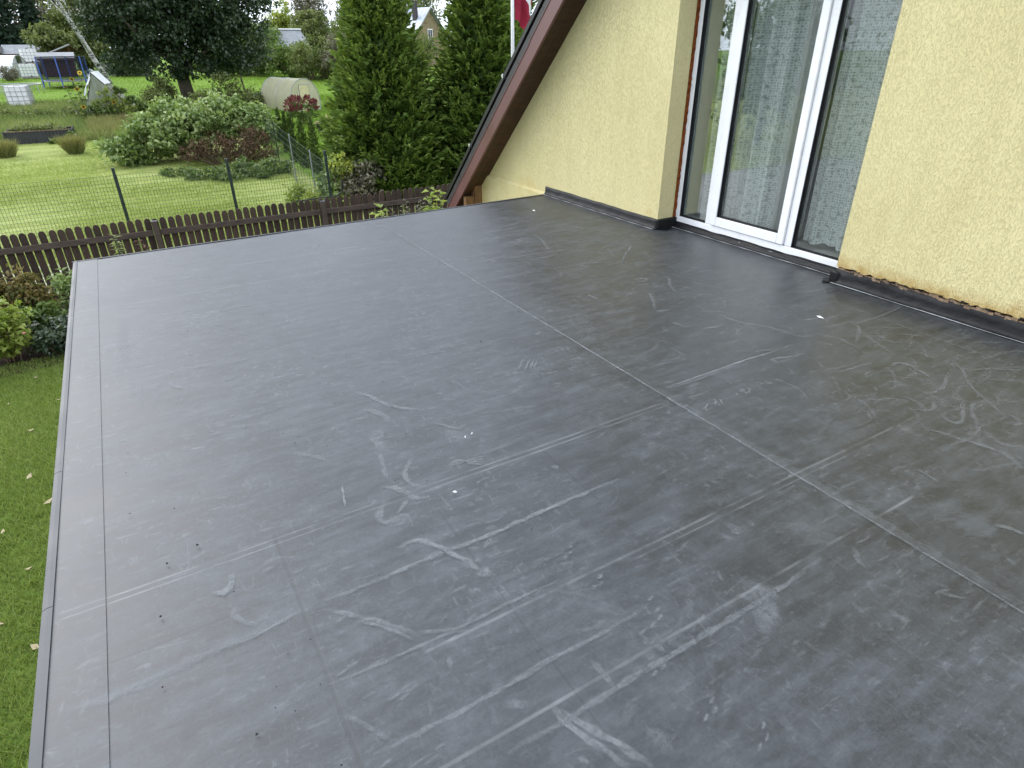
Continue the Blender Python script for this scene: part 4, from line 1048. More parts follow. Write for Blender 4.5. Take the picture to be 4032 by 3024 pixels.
# tree line
G_ = 'trees of the far tree line'
def far_tree(px_x, Y, H, w, mat, label, dens=1.0, name='background_tree', L=.42, bark='bark', conif=False):
    b = (px_x, Y, gz(Y))
    if conif: return conifer(name, label, b, H, w / 2, int(9000 * dens), L, M[mat], group=G_, power=.6, rough=.5, stemr=.18, up=.1, low=.1)
    bl = []
    for i in range(6):
        a = random.uniform(0, 6.28); bl.append((math.cos(a) * w * .24, math.sin(a) * w * .2, H * random.uniform(.38, .78), w * random.uniform(.24, .34), w * .28, H * random.uniform(.15, .22)))
    bl.append((0, 0, H * .82, w * .22, w * .22, H * .18)); bl.append((0, 0, H * .30, w * .36, w * .3, H * .22))
    return tree(name, label, b, H, .16, bl, int(150 * dens), 36, w * .10 + .25, L, M[mat], group=G_, limbs=10, bark=bark, inner=.3)
FT = [(-11.5, 92, 11, 6.0, 'leaf_dark', 'dark blue-green conifer at the far left edge', 1, True), (-8.3, 96, 11.5, 6.2, 'leaf_dark', 'broad dark conifer above the sheds', 1, True), (-5.2, 99, 10.5, 3.6, 'leaf_dark', 'narrow dark conifer behind the leaning plank roof', .7, True),
      (-2.6, 104, 12, 5.0, 'leaf_twig', 'thin brownish tree between conifers and birch', .55, False), (1.8, 100, 12, 5.5, 'leaf_olive', 'olive thin-leaved tree behind the birch trunk', .7, False), (-3.6, 82, 4.4, 4.6, 'leaf_olive', 'round olive willow bush behind the sheds', .9, False), (-.6, 84, 4.0, 4.0, 'leaf_olive', 'low olive bush left of the birch', .8, False),
      (7.0, 108, 9, 7, 'leaf_green', 'green tree far behind the maple crown', .8, False), (13.5, 98, 8.0, 6.5, 'leaf_green', 'green tree right behind the maple crown', 1, False), (26.2, 112, 9.0, 6.5, 'leaf_yellow', 'pale yellow-green round tree under the open sky', 1.1, False), (31.0, 112, 7.0, 5.5, 'leaf_olive', 'low olive tree beside the pale yellow one', .8, False),
      (29.0, 104, 10.2, 6.0, 'leaf_twig', 'tall grey-brown tree left of the tall thujas', .9, False), (25.5, 92, 6.8, 6.0, 'leaf_olive', 'olive tree right behind the grey slate roof', .9, False), (30.0, 92, 8.2, 6.5, 'leaf_green', 'green tree left of the stone gable house', .9, False),
      (41.5, 104, 12.5, 8, 'leaf_olive', 'olive tree right behind the stone gable house', .8, False), (36.0, 112, 11.5, 8, 'leaf_twig', 'brownish tree above the stone house chimneys', .8, False), (50, 112, 13, 9, 'leaf_olive', 'far olive tree above the right thuja', .7, False), (60, 112, 13.5, 9, 'leaf_green', 'far green tree behind the flagpole', .7, False),
      (16.2, 86, 5.2, 6.0, 'leaf_green', 'green bush tree left of the grey slate roof', 1.0, False), (-13.5, 104, 12, 7.5, 'leaf_olive', 'olive tree behind the leftmost conifers', .9, False), (-6.8, 106, 12, 7, 'leaf_twig', 'grey-brown tree showing between the dark conifers', .9, False), (-.5, 96, 9.5, 6, 'leaf_olive', 'olive tree left of the birch crown', .9, False), (4.5, 104, 11, 6.5, 'leaf_green', 'green tree right of the birch crown', .9, False), (-17, 100, 11, 8, 'leaf_dark', 'dark conifer left of the photo edge', .7, True)]
for x, Y, H, w, m_, lab, dn, cf in FT: far_tree(x, Y, H, w, m_, lab, dn, conif=cf)
# hedge bushes at the end of the far lawn
for x, Y, H, w, m_, lab in ((13.2, 70, 4.8, 5.2, 'leaf_green', 'broad green bush filling the gap behind the young pole tree'), (17.6, 70, 2.6, 5.2, 'leaf_olive', 'broad olive bush below the slate roof'), (16.2, 60, 3.4, 4.2, 'leaf_olive', 'olive bush right above the greenhouse'), (12.0, 66, 3.4, 4.2, 'leaf_green', 'dark willow bush right behind the young pole tree'), (15.4, 64, 2.9, 4.4, 'leaf_green', 'willow bush behind the arched greenhouse roof'), (9.2, 68, 3.4, 4.2, 'leaf_green', 'dark bush at the right foot of the maple'),
                            (18.4, 58, 3.9, 3.8, 'leaf_twig', 'grey-brown bare bush right of the greenhouse'), (20.6, 56, 3.6, 3.4, 'leaf_twig', 'twiggy bush beside the left tall thuja'), (21.8, 66, 5.2, 4.2, 'leaf_olive', 'olive bush above the twiggy ones'),
                            (2.4, 70, 2.6, 3.2, 'leaf_dark', 'dark bush in the maple shade'), (25.5, 60, 4.2, 4.0, 'leaf_olive', 'olive bush behind the tall thujas')):
    bush('background_bush', lab, (x, Y, gz(Y)), [(0, 0, H * .5, w * .5, w * .4, H * .5), (w * .25, 0, H * .35, w * .35, w * .3, H * .35), (-w * .25, 0, H * .4, w * .35, w * .3, H * .4)], 90, 34, .5, .26, M[m_], group='bushes at the end of the far lawn', stems=20, sr=.03)
for i, (x, y, h_, w) in enumerate(((-15, 6, 7.5, 6.5), (-17, 13, 8.5, 7), (-15.5, 20, 7, 6.5), (-16, -1, 7, 6))):
    far_tree(x, y, h_, w, 'leaf_green', 'garden tree left of the photo, %s one mirrored in the door glass' % ('second', 'third', 'farthest', 'nearest')[i], .8, name='garden_tree', L=.3)
# thin young tree by the greenhouse
tree('young_tree', 'thin young tree with bare pole trunk left of the greenhouse', (8.6, 51.5, gz(51.5)), 4.2, .075, [(-.6, 0, 3.2, 1.0, 1.0, .9), (-.2, 0, 2.5, .8, .8, .6)], 40, 26, .35, .20, M['maple'], lean=(-.35, 0), limbs=8)

# leafy mound with a brown cut side
tb = bush('leafy_mound', 'large mound of pale grey-green leafy shrubs beyond the wire fence', (2.6, 27.4, gz(27.4)),
     [(-2.5, -.2, .45, .8, .9, .5), (-1.7, -.3, .75, .9, 1.0, .65), (-1.1, .5, 1.15, .9, 1.1, .75), (-.3, 0, 1.0, 1.0, 1.2, .85), (.1, .9, 1.55, .8, .9, .55), (.8, .3, 1.2, 1.0, 1.1, .75), (1.5, .8, 1.35, .8, .9, .6), (2.2, .3, .95, .8, 1.0, .75), (-.7, 1.3, 1.75, .5, .6, .5), (1.0, 1.4, 1.7, .5, .5, .4), (-1.9, .6, 1.2, .4, .5, .4)], 430, 42, .30, .19, M['leaf_grey'], stems=30, wd=.62, inner=.55, sr=.02)
bush('dead_branches', 'heap of brown dead branches against the leafy mound', (3.3, 25.7, gz(25.7)), [(-1.0, .1, .50, .5, .4, .4), (-.3, -.1, .75, .5, .4, .4), (.4, 0, .5, .6, .45, .45), (1.0, .3, .8, .5, .4, .4), (1.3, .1, .4, .5, .4, .35)], 105, 22, .28, .13, M['leaf_brown'], stems=130, wd=.35, sr=.012)
bush('creeping_plants', 'low creeping green plants at the foot of the mound', (3.1, 23.2, gz(23.2)), [(-.9, .6, .10, .6, .5, .25), (-.2, .1, .12, .6, .5, .3), (.4, .5, .2, .5, .5, .35), (.9, 0, .14, .6, .6, .3), (1.5, .4, .22, .5, .6, .4), (-1.6, 1.4, .10, .6, .4, .2)], 150, 26, .2, .13, M['leaf_green'], cat='ground cover', stems=10)
bush('corner_shrub', 'tall leafy shrub with broad leaves at the wire fence corner', (5.15, 18.2, gz(18.2)), [(0, 0, .9, .45, .45, .55), (.3, 0, 1.35, .35, .35, .45), (-.2, 0, .5, .5, .5, .4), (.6, .1, 1.2, .3, .35, .4)], 90, 15, .24, .17, M['leaf_grey'], stems=14, wd=.75)
bush('lime_shrub', 'low lime green shrub in front of the corner shrub', (4.35, 17.8, gz(17.8)), [(0, 0, .25, .45, .45, .25), (.55, -.3, .2, .45, .4, .25), (-.35, .8, .3, .35, .4, .3)], 80, 22, .2, .12, M['leaf_lime'], stems=10)
bush('brown_shrub', 'brown withered shrub between corner shrub and thuja', (5.45, 17.3, gz(17.3)), [(0, 0, .55, .5, .45, .55), (.25, 0, .95, .35, .35, .35)], 60, 24, .24, .11, M['leaf_twig'], stems=26)
bush('yellow_vine', 'yellowing vine leaves hanging on the wire fence post', (4.95, 17.6, gz(17.6)), [(0, 0, 1.35, .25, .25, .3), (.3, 0, 1.15, .35, .25, .25)], 22, 12, .16, .13, M['leaf_yellow'], stems=6)
for x, y, w, h_, lab in ((3.0, 45.5, 1.1, 1.5, 'grey-green weedy bush at the maple trunk foot, left side'), (6.4, 44.5, 1.5, 1.7, 'grey-green weedy bush right of the maple trunk'), (7.4, 42.5, 1.3, 1.0, 'low olive bush peeking over the leafy mound'), (2.2, 43, 1.0, 1.1, 'weedy bush beside the film tent'), (4.7, 40.5, 1.8, 1.1, 'tangle of weeds in front of the maple trunk')):
    bush('weedy_bush', lab, (x, y, gz(y)), [(0, 0, h_ * .5, w * .6, w * .5, h_ * .55), (w * .4, 0, h_ * .3, w * .4, w * .4, h_ * .35)], 60, 30, .3, .15, M['leaf_brown'] if 'brown' in lab else M['leaf_olive'], group='weedy bushes near the maple', stems=14)
# red and cream hydrangeas
def hydrangea(name, label, base, w, h_, nflower, flmat, seed):
    t = bush(name, label, base, [(0, 0, h_ * .42, w * .5, w * .45, h_ * .42)], 60, 24, .2, .12, M['leaf_green'], cat='hydrangea', stems=12)
    rg = random.Random(seed)
    for i in range(nflower):
        a = rg.uniform(0, 6.283); e = rg.uniform(.15, 1.2); d = Vector((math.cos(a) * math.cos(e), math.sin(a) * math.cos(e), math.sin(e)))
        c = Vector(base) + Vector((d.x * w * .5, d.y * w * .45, h_ * .42 + d.z * h_ * .5))
        n = 70; u_ = RNG.random(n); q = np.array(c) + np.array(d) * (u_[:, None] * .2 - .05) + rdir(n) * (.075 * (1.05 - u_))[:, None]
        npmesh('flower_head', kites(q, rdir(n), rdir(n), np.full(n, .05), np.full(n, .045)), 4, flmat, t, RNG.random(n))
hydrangea('red_hydrangea', 'hydrangea bush with dark red flower heads before the greenhouse', (8.3, 34.6, gz(34.6)), 1.7, 1.4, 80, M['leaf_red'], 3)
hydrangea('cream_hydrangea', 'low hydrangea with cream flower heads beside the tall thuja', (8.55, 31.2, gz(31.2)), .95, .75, 18, M['leaf_cream'], 4)

# tied clumps of tall grass on the mown lawn
for x, y, h_, lab in ((-1.53, 30.4, .66, 'dry grass clump right of the black raised bed'), (-3.72, 30.6, .60, 'dry grass clump at the left photo edge below the raised bed')):
    t = wempty('grass_clump', (x, y, gz(y)), lab, 'grass clump', 'grass clumps left standing')
    n = 1500; a = RNG.uniform(0, 6.283, n); r = .24 * RNG.random(n) ** .8
    b = np.stack([x + np.cos(a) * r, y + np.sin(a) * r, np.full(n, gz(y))], 1)
    npmesh('grass_blades', blades(b, h_, .030, .9), 3, M['grass_dry'], t, RNG.random(n))
    n = 500; a = RNG.uniform(0, 6.283, n); b = np.stack([x + np.cos(a) * r[:n], y + np.sin(a) * r[:n], np.full(n, gz(y))], 1)
    npmesh('green_blades', blades(b, h_ * .6, .04, .7), 3, M['grass_wild'], t, RNG.random(n) * .4)

# ------------------------------------------------------------------ flower bed on the near left
mb = MB(); pts = [(-4.2, 13.15), (-.2, 13.15), (-.35, 10.35), (-.9, 10.2), (-1.5, 10.3), (-2.2, 10.15), (-3.2, 10.4), (-4.2, 10.2)]; mb.v = [(x, y, -2.392) for x, y in pts]; mb.f = [tuple(range(len(pts)))[::-1]]
tag(mb.build('flower_bed', M['soil']), 'dark soil of the flower bed along the picket fence', None, None, 'structure')
mb = MB(); mb.v = [(-.2, 13.15, -2.393), (7, 13.15, -2.393), (7, 8.6, -2.393), (-.3, 8.6, -2.393)]; mb.f = [(3, 2, 1, 0)][::-1]
tag(mb.build('garden_bed', M['soil']), 'dark soil strip between terrace and picket fence', None, None, 'structure')
bush('spirea', 'tall rusty brown spirea at the left, leftmost of two', (-2.32, 12.0, -2.4), [(0, 0, .45, .28, .28, .42), (.05, 0, .88, .12, .12, .28)], 80, 30, .15, .075, M['leaf_rust'], group='rusty spireas', stems=16)
bush('spirea', 'tall rusty brown spirea nearer the terrace corner', (-1.82, 11.9, -2.4), [(0, 0, .45, .26, .28, .42), (.02, 0, .88, .11, .11, .30)], 80, 30, .15, .075, M['leaf_rust'], group='rusty spireas', stems=16)
rb = bush('rose_bush', 'bright green rose bush with small pink flowers by the lawn', (-2.15, 10.75, -2.4), [(0, 0, .42, .36, .34, .40), (-.25, .1, .5, .3, .3, .36), (.15, 0, .7, .2, .2, .2)], 95, 26, .15, .085, M['leaf_lime'], stems=14)
M['pink'] = plain('pink_petals', (.75, .30, .30), .6, .2, 20, 0); M['palepink'] = plain('pale_petals', (.78, .62, .55), .6, .15, 20, 0)
rg = random.Random(9)
for i in range(15):
    a = rg.uniform(0, 6.28); e = rg.uniform(.0, 1.3); c = Vector((-2.15 + .40 * math.cos(a) * math.cos(e), 10.72 + .38 * math.sin(a) * math.cos(e), -1.98 + .46 * math.sin(e)))
    mb = MB()
    for k in range(6):
        b = k * 1.05; d = Vector((math.cos(b), math.sin(b), .5)) * .024; s_ = Vector((-math.sin(b), math.cos(b), 0)) * .014
        mb.add([c, c + d * .6 + s_, c + d + Vector((0, 0, .008)), c + d * .6 - s_], [(0, 1, 2, 3)])
    mb.build('flower', M['pink'] if i % 3 == 0 else M['palepink'], rb)
bush('dark_shrub', 'low dark green shrub touching the terrace edge', (-1.45, 10.75, -2.4), [(0, 0, .26, .42, .34, .3), (.35, .05, .32, .35, .3, .34)], 85, 28, .14, .075, M['maple'], stems=10)
M['blade'] = L_('long_leaves', [(.04, .075, .015), (.10, .14, .03), (.20, .20, .05), (.26, .2, .06)], .5, .3, .3)
def strap_plant(name, label, base, n, L, w, mat, group=None):
    t = wempty(name, base, label, 'plant', group); V = []; T = []
    for i in range(n):
        a = random.uniform(0, 6.283); d = np.array([math.cos(a), math.sin(a), 0]); s_ = np.array([-d[1], d[0], 0]) * w / 2; b = np.array(base) + d * random.uniform(0, .08)
        l = L * random.uniform(.6, 1.15); up = random.uniform(.6, .95); tv = random.random(); pr = None
        for k in range(6):
            u = k / 5; p = b + d * l * (.2 * u + .5 * u * u) + np.array([0, 0, l * (up * u - .45 * u * u * u)]); ww = s_ * (1 - u) ** .6
            if pr is not None: V += [pr[0], pr[1], p + ww, p - ww]; T.append(tv)
            pr = (p - ww, p + ww)
    npmesh('leaves', np.array(V), 4, mat, t, np.array(T)); return t
strap_plant('daylily', 'arching strap-leaved plant in the dark of the flower bed', (-1.62, 11.25, -2.4), 60, .75, .03, M['blade'], 'strap-leaved plants')
strap_plant('daylily', 'yellowing strap-leaved plant close to the terrace edge', (-1.12, 11.25, -2.4), 70, .7, .03, M['blade'], 'strap-leaved plants')
bush('peony', 'grey-green pointed-leaved shrub below the terrace corner', (-1.25, 12.25, -2.4), [(0, 0, .42, .38, .34, .36), (.35, .05, .5, .3, .3, .3)], 55, 18, .18, .16, M['leaf_grey'], stems=10, wd=.32)
bush('peony', 'green broad-leaved plant in the middle of the flower bed', (-1.75, 11.5, -2.4), [(0, 0, .34, .36, .3, .3)], 40, 18, .16, .14, M['leaf_green'], stems=8, wd=.5)
# tall weeds against the fence and young stems beyond the far terrace edge
def stalk(name, label, base, h_, nl, L, mat, wd=.5, top=None, group=None, stems=1, spread=.1):
    t = wempty(name, base, label, 'plant', group); mb = MB(); P, A, N_ = [], [], []
    for s_ in range(stems):
        a = random.uniform(0, 6.28); tip = Vector((math.cos(a) * spread, math.sin(a) * spread, h_ * random.uniform(.85, 1.0))); b = Vector(base)
        mb.tube([b - Vector((0, 0, .03)), b + tip * .5 + Vector((0, 0, .02)), b + tip], [.008, .007, .003], 5)
        for k in range(nl):
            u = .35 + .65 * (k + .5) / nl; q = k * 2.4 + s_; d = Vector((math.cos(q), math.sin(q), random.uniform(-.1, .5))).normalized()
            P.append(b + tip * u + d * L * .5); A.append(d); N_.append((random.uniform(-.3, .3), random.uniform(-.3, .3), 1))
    n = len(P); npmesh('leaves', kites(np.array(P), np.array(A), np.array(N_), L * RNG.uniform(.7, 1.2, n), L * wd * RNG.uniform(.8, 1.2, n)), 4, mat, t, RNG.random(n)); mb.build('stalks', M['stem'], t); return t
stalk('tall_weed', 'feathery tall weed in front of the pickets', (-.47, 12.4, -2.4), 1.26, 34, .13, M['leaf_olive'], .4, group='weeds along the pickets', stems=2, spread=.05)
stalk('tall_weed', 'reddish weed tips right of the feathery weed', (-.10, 12.6, -2.4), 1.08, 26, .11, M['leaf_brown'], .4, group='weeds along the pickets', stems=2)
stalk('tall_weed', 'weed tips showing low over the terrace corner', (-.9, 12.3, -2.4), .96, 26, .11, M['leaf_brown'], .4, group='weeds along the pickets', stems=2)
stalk('hydrangea_shoot', 'lime green leafy shoot rising over the far terrace edge', (3.24, 9.5, -2.4), 1.97, 26, .15, M['leaf_lime'], .62, group='lime shoots beyond the terrace', stems=3, spread=.08)
stalk('hydrangea_shoot', 'low lime leaves left of the tall lime shoot', (3.00, 9.4, -2.4), 1.70, 16, .13, M['leaf_lime'], .62, group='lime shoots beyond the terrace', stems=2, spread=.08)
stalk('hydrangea_shoot', 'tall lime leafy shoots against the bargeboard foot', (4.22, 9.45, -2.4), 2.10, 24, .15, M['leaf_lime'], .62, group='lime shoots beyond the terrace', stems=4, spread=.16)
stalk('hydrangea_shoot', 'low lime leaves left of the bargeboard foot', (3.95, 9.2, -2.4), 1.78, 20, .14, M['leaf_lime'], .5, group='lime shoots beyond the terrace', stems=4, spread=.16)
for x, y, h_, lab in ((3.62, 10.3, 1.52, 'dry brown flower stalks right of the lime shoot'), (3.88, 10.3, 1.62, 'dry brown flower stalks in the middle of the far edge'), (4.15, 10.4, 1.66, 'tallest dry brown flower stalks before the pickets'), (4.42, 10.6, 1.60, 'dry brown flower stalks nearest the bargeboard')):
    stalk('dry_stalks', lab, (x, y, -2.4), h_, 30, .07, M['leaf_twig'], .6, group='dry stalks beyond the terrace', stems=5, spread=.15)
# ------------------------------------------------------------------ garden objects
M['ibc_white'] = plain('white_plastic_tank', (.78, .78, .76), .5, .06, 3, 0)
M['galv'] = plain('galvanised_bars', (.36, .37, .38), .45, .15, 10, 0, metal=.6)
M['palletwood'] = plain('pallet_wood', (.16, .11, .075), .85, .3, 8, .3)
def ibc(label, loc, rz, s_=1.0):
    t = empty('ibc_tank', loc, rz, label, 'water tank', 'caged plastic water tanks'); t.scale = (s_, s_, s_)
    MB().box((-.56, -.46, .16), (.56, .46, 1.12)).build('tank', M['ibc_white'], t, bevel=.07)
    MB().tube([(.0, 0, 1.11), (.0, 0, 1.17)], .11, 12).build('filler_cap', M['fgreen'], t)
    for z in (.22, .44, .66, .88, 1.10):
        MB().tube([(-.6, -.5, z), (.6, -.5, z), (.6, .5, z), (-.6, .5, z), (-.6, -.5, z)], .013, 5).build('cage_hoop', M['galv'], t)
    for x in np.linspace(-.6, .6, 6):
        MB().tube([(x, -.505, .13), (x, -.505, 1.15), (x, -.3, 1.155), (x, .3, 1.155), (x, .505, 1.15), (x, .505, .13)], .013, 5).build('cage_bar', M['galv'], t)
    for y in (-.25, 0, .25):
        for x in (-.605, .605): MB().tube([(x, y, .13), (x, y, 1.15)], .013, 5).build('cage_bar', M['galv'], t)
    for y in (-.45, 0, .45): MB().box((-.6, y - .05, 0), (.6, y + .05, .09)).build('pallet_runner', M['palletwood'], t)
    MB().box((-.6, -.5, .091), (.6, .5, .13)).build('pallet_deck', M['galv'], t)
    MB().tube([(.1, -.47, .22), (.1, -.60, .20)], [.06, .05], 8).build('valve', M['gasket'], t)
ibc('white caged water tank on the lawn near the raised bed', (-4.12, 46.8, gz(46.8)), R(84), 1.06)
ibc('white caged water tank raised high beside the tunnel roof', (-5.15, 78.5, .46), .1, 1.15)
ibc('white caged water tank on the ground before the tunnel mouth', (-5.0, 70.6, gz(70.6)), .05, 1.0)
# platform under the raised tank
t = wempty('tank_platform', (-5.1, 78.6, -.5), 'dark brown timber platform under the raised water tank', 'platform')
MB().box((-6.0, 77.9, .36), (-4.3, 79.3, .45)).build('deck', M['palletwood'], t)
for x in (-5.9, -4.4):
    for y in (78.0, 79.2): MB().box((x - .07, y - .07, -.55), (x + .07, y + .07, .359)).build('leg', M['palletwood'], t)

M['tblue'] = plain('blue_padding', (.05, .12, .42), .5, .2, 5, 0); M['tblack'] = plain('black_mat', (.02, .02, .022), .7, .2, 5, 0)
def net_mat():
    t = NT('safety_net'); d = t.n('BsdfDiffuse'); d.inputs[0].default_value = (.02, .025, .04, 1); tr = t.n('BsdfTransparent'); m = t.n('MixShader'); m.inputs[0].default_value = .42
    t.l(tr.outputs[0], m.inputs[1]); t.l(d.outputs[0], m.inputs[2]); return t.done(m.outputs[0])
M['net'] = net_mat()
tr_ = empty('trampoline', (-2.15, 60.5, gz(60.5)), 0, 'round trampoline with blue poles and black safety net', 'trampoline'); RT = 1.5
ring = [(math.cos(a) * RT, math.sin(a) * RT) for a in np.linspace(0, 2 * math.pi, 33)]
MB().tube([(x, y, .42) for x, y in ring], .05, 6).build('frame_ring', M['galv'], tr_)
mb = MB(); mb.v = [(x * .86, y * .86, .44) for x, y in ring[:-1]]; mb.f = [tuple(range(32))]; mb.build('jumping_mat', M['tblack'], tr_)
mb = MB(); mb.v = [(x * .862, y * .862, .452) for x, y in ring[:-1]] + [(x * 1.04, y * 1.04, .46) for x, y in ring[:-1]]; mb.f = [(i, (i + 1) % 32, 32 + (i + 1) % 32, 32 + i) for i in range(32)]; mb.build('safety_pad', M['tblue'], tr_)
mb = MB().grid(lambda u, v: (math.cos(u * 6.2832) * RT * 1.02, math.sin(u * 6.2832) * RT * 1.02, .48 + v * 1.5), 40, 4); mb.build('safety_net', M['net'], tr_)
MB().tube([(x * 1.03, y * 1.03, 1.98) for x, y in ring], .022, 5).build('top_ring', M['tblack'], tr_)
for k in range(6):
    a = k * math.pi / 3 + .35; x, y = math.cos(a) * RT * 1.05, math.sin(a) * RT * 1.05
    MB().tube([(x, y, .05), (x, y, 2.0)], .042, 6).build('pole', M['tblue'], tr_); MB().tube([(x, y, .0), (x * .96, y * .96, .4)], .03, 5).build('leg', M['galv'], tr_)
rg_ = empty('trampoline', (-5.05, 57.5, gz(57.5)), 0, 'bare round steel trampoline frame on short legs', 'trampoline')
ring = [(math.cos(a) * 1.45, math.sin(a) * 1.45) for a in np.linspace(0, 2 * math.pi, 41)]
MB().tube([(x, y, .48) for x, y in ring], .035, 6).build('frame_ring', M['galv'], rg_)
for k in range(8):
    a = k * math.pi / 4 + .2; MB().tube([(math.cos(a) * 1.45, math.sin(a) * 1.45, .47), (math.cos(a) * 1.5, math.sin(a) * 1.5, -.02)], .025, 5).build('leg', M['galv'], rg_)
M['pale_sheet'] = plain('pale_plastic_sheet', (.55, .60, .64), .35, .35, 3, .6, 5, .05)
mb = MB().grid(lambda u, v: (u * .42 + .06 * math.sin(v * 7), .12 * math.sin(u * 5 + v * 9) + .06 * math.sin(v * 17), v * 1.15 * (1 - .25 * abs(u - .5))), 8, 12)
o = mb.build('plastic_sheet', M['pale_sheet'], smooth=True); o.location = (-.75, 61, gz(61)); tag(o, 'crumpled pale plastic sheet standing right of the trampoline', 'sheet')
so = o.modifiers.new('thick', 'SOLIDIFY'); so.thickness = .02

# white film tunnel
M['film_white'] = plain('white_tunnel_film', (.80, .81, .82), .45, .05, 2, .2, 3, .05)
tn = empty('film_tunnel', (-5.7, 74.0, gz(74.0)), 0, 'long white film tunnel greenhouse at the left edge', 'greenhouse'); tn.rotation_euler = (0, 0, R(-22))
def arch(a, r=1.45, hz=1.75): return (r * math.cos(a), hz * math.sin(a))
MB().grid(lambda u, v: (-7.0 * u, arch(math.pi * v)[0], arch(math.pi * v)[1]), 14, 20).build('film_cover', M['film_white'], tn, smooth=True)
for k in range(5):
    MB().tube([(.01 - 1.75 * k, arch(a)[0] * 1.005, arch(a)[1] * 1.005) for a in np.linspace(0, math.pi, 21)], .03, 5).build('hoop', M['galv'], tn)
M['film_clear'] = plain('milky_film', (.42, .46, .42), .4, .15, 2, .3, 4, .05)
for y0, y1 in ((-1.3, -.42), (.42, 1.3)):
    mb = MB(); ys_ = np.linspace(y0, y1, 6); mb.v = [(.0, y, .0) for y in ys_] + [(.0, y, 1.75 * math.sqrt(max(0, 1 - (y / 1.45) ** 2)) - .02) for y in ys_]; mb.f = [(i, i + 1, 7 + i, 6 + i) for i in range(5)]; mb.build('end_panel', M['film_clear'], tn)
for y in (-.42, .42): MB().box((-.02, y - .025, 0), (.03, y + .025, 1.66)).build('door_post', M['galv'], tn)
for z in (.55, 1.1): MB().box((-.02, -1.25, z), (.025, 1.25, z + .04)).build('cross_bar', M['galv'], tn)

# sheds at the far left
M['slate'] = plain('grey_corrugated_roof', (.26, .27, .28), .8, .2, 2, .4, 8, .03, .2); M['slate_dark'] = plain('dark_felt_roof', (.06, .058, .06), .8, .3, 2, .3, 8, .03, .2)
M['shedwood'] = plain('dark_brown_boards', (.075, .035, .024), .8, .35, 4, .3, 20, .01, .2, stretch=(5, 5, 1)); M['shedgrey'] = plain('grey_boards', (.17, .165, .16), .85, .3, 4, .3, 20, .01, .2, stretch=(5, 5, 1))
def shed(label, x0, x1, y, z0, ze, zr_, dep, wall, roof, tilt=0.0, boards=10):
    t = wempty('shed', ((x0 + x1) / 2, y, z0), label, 'shed', 'old sheds at the far left')
    w = (x1 - x0) / boards
    for i in range(boards): MB().box((x0 + w * i + .012, y, z0), (x0 + w * (i + 1) - .012, y + .05 + .02 * (i % 2), ze)).build('board', M[wall], t)
    MB().box((x0, y + .09, z0), (x1, y + dep, ze)).build('body', M[wall], t)
    n = max(3, int((x1 - x0) / 1.0))
    for i in range(n):
        a, b = x0 - .2 + (x1 - x0 + .4) * i / n, x0 - .2 + (x1 - x0 + .4) * (i + 1) / n - .01; dz = tilt * (a - x0)
        MB().add([(a, y - .35, ze - .02 + dz), (b, y - .35, ze - .02 + dz), (b, y + dep * .55, zr_ + dz), (a, y + dep * .55, zr_ + dz), (a, y - .35, ze + .05 + dz), (b, y - .35, ze + .05 + dz), (b, y + dep * .55, zr_ + .07 + dz), (a, y + dep * .55, zr_ + .07 + dz)],
                 [(3, 2, 1, 0), (4, 5, 6, 7), (0, 1, 5, 4), (1, 2, 6, 5), (2, 3, 7, 6), (3, 0, 4, 7)]).build('roof_sheet', M[roof], t)
    MB().box((x0 - .2, y - .38, ze - .12), (x1 + .2, y - .352, ze + .03)).build('fascia', M['shedwood'], t)
    return t
shed('low dark roofed shed at the far left photo edge', -11.5, -7.7, 83, -.5, 1.25, 1.75, 4, 'shedgrey', 'slate_dark', .05)
shed('shed with grey corrugated roof above the white tunnel', -7.45, -4.55, 84, -.5, 1.28, 2.05, 4, 'shedwood', 'slate')
shed('dark brown board shed right behind the trampoline', -4.15, -1.7, 74, -.5, .95, 1.38, 3, 'shedwood', 'slate')
t = wempty('leaning_roof', (-2.6, 79, -.5), 'half collapsed lean-to roof with a pale rafter', 'roof')
MB().tube([(-3.6, 78.9, 1.38), (-1.75, 78.9, 2.08)], .07, 5).build('rafter', M['bead'], t)
MB().add([(-3.6, 79, 1.36), (-1.8, 79, 2.02), (-1.2, 81, 1.5), (-3.4, 81, 1.2), (-3.6, 79, 1.40), (-1.8, 79, 2.06), (-1.2, 81, 1.54), (-3.4, 81, 1.24)], [(3, 2, 1, 0), (4, 5, 6, 7), (0, 1, 5, 4), (1, 2, 6, 5), (2, 3, 7, 6), (3, 0, 4, 7)]).build('roof_board', M['shedwood'], t)
for x in (-3.5, -1.9): MB().box((x - .06, 79.1, -.55), (x + .06, 79.22, 1.36 + (x + 3.5) * .36)).build('post', M['shedwood'], t)
# grey board fence in the shade of the maple
t = wempty('board_fence', (2.1, 72, -.5), 'grey weathered board fence in the shade left of the maple', 'fence')
for i in range(16):
    x = .2 + i * .25; MB().box((x, 72, -.55), (x + .225, 72.03, .62 + random.uniform(-.05, .05))).build('board', M['shedgrey'], t)
for z in (-.1, .4): MB().box((.2, 72.031, z), (4.2, 72.08, z + .09)).build('rail', M['shedgrey'], t)

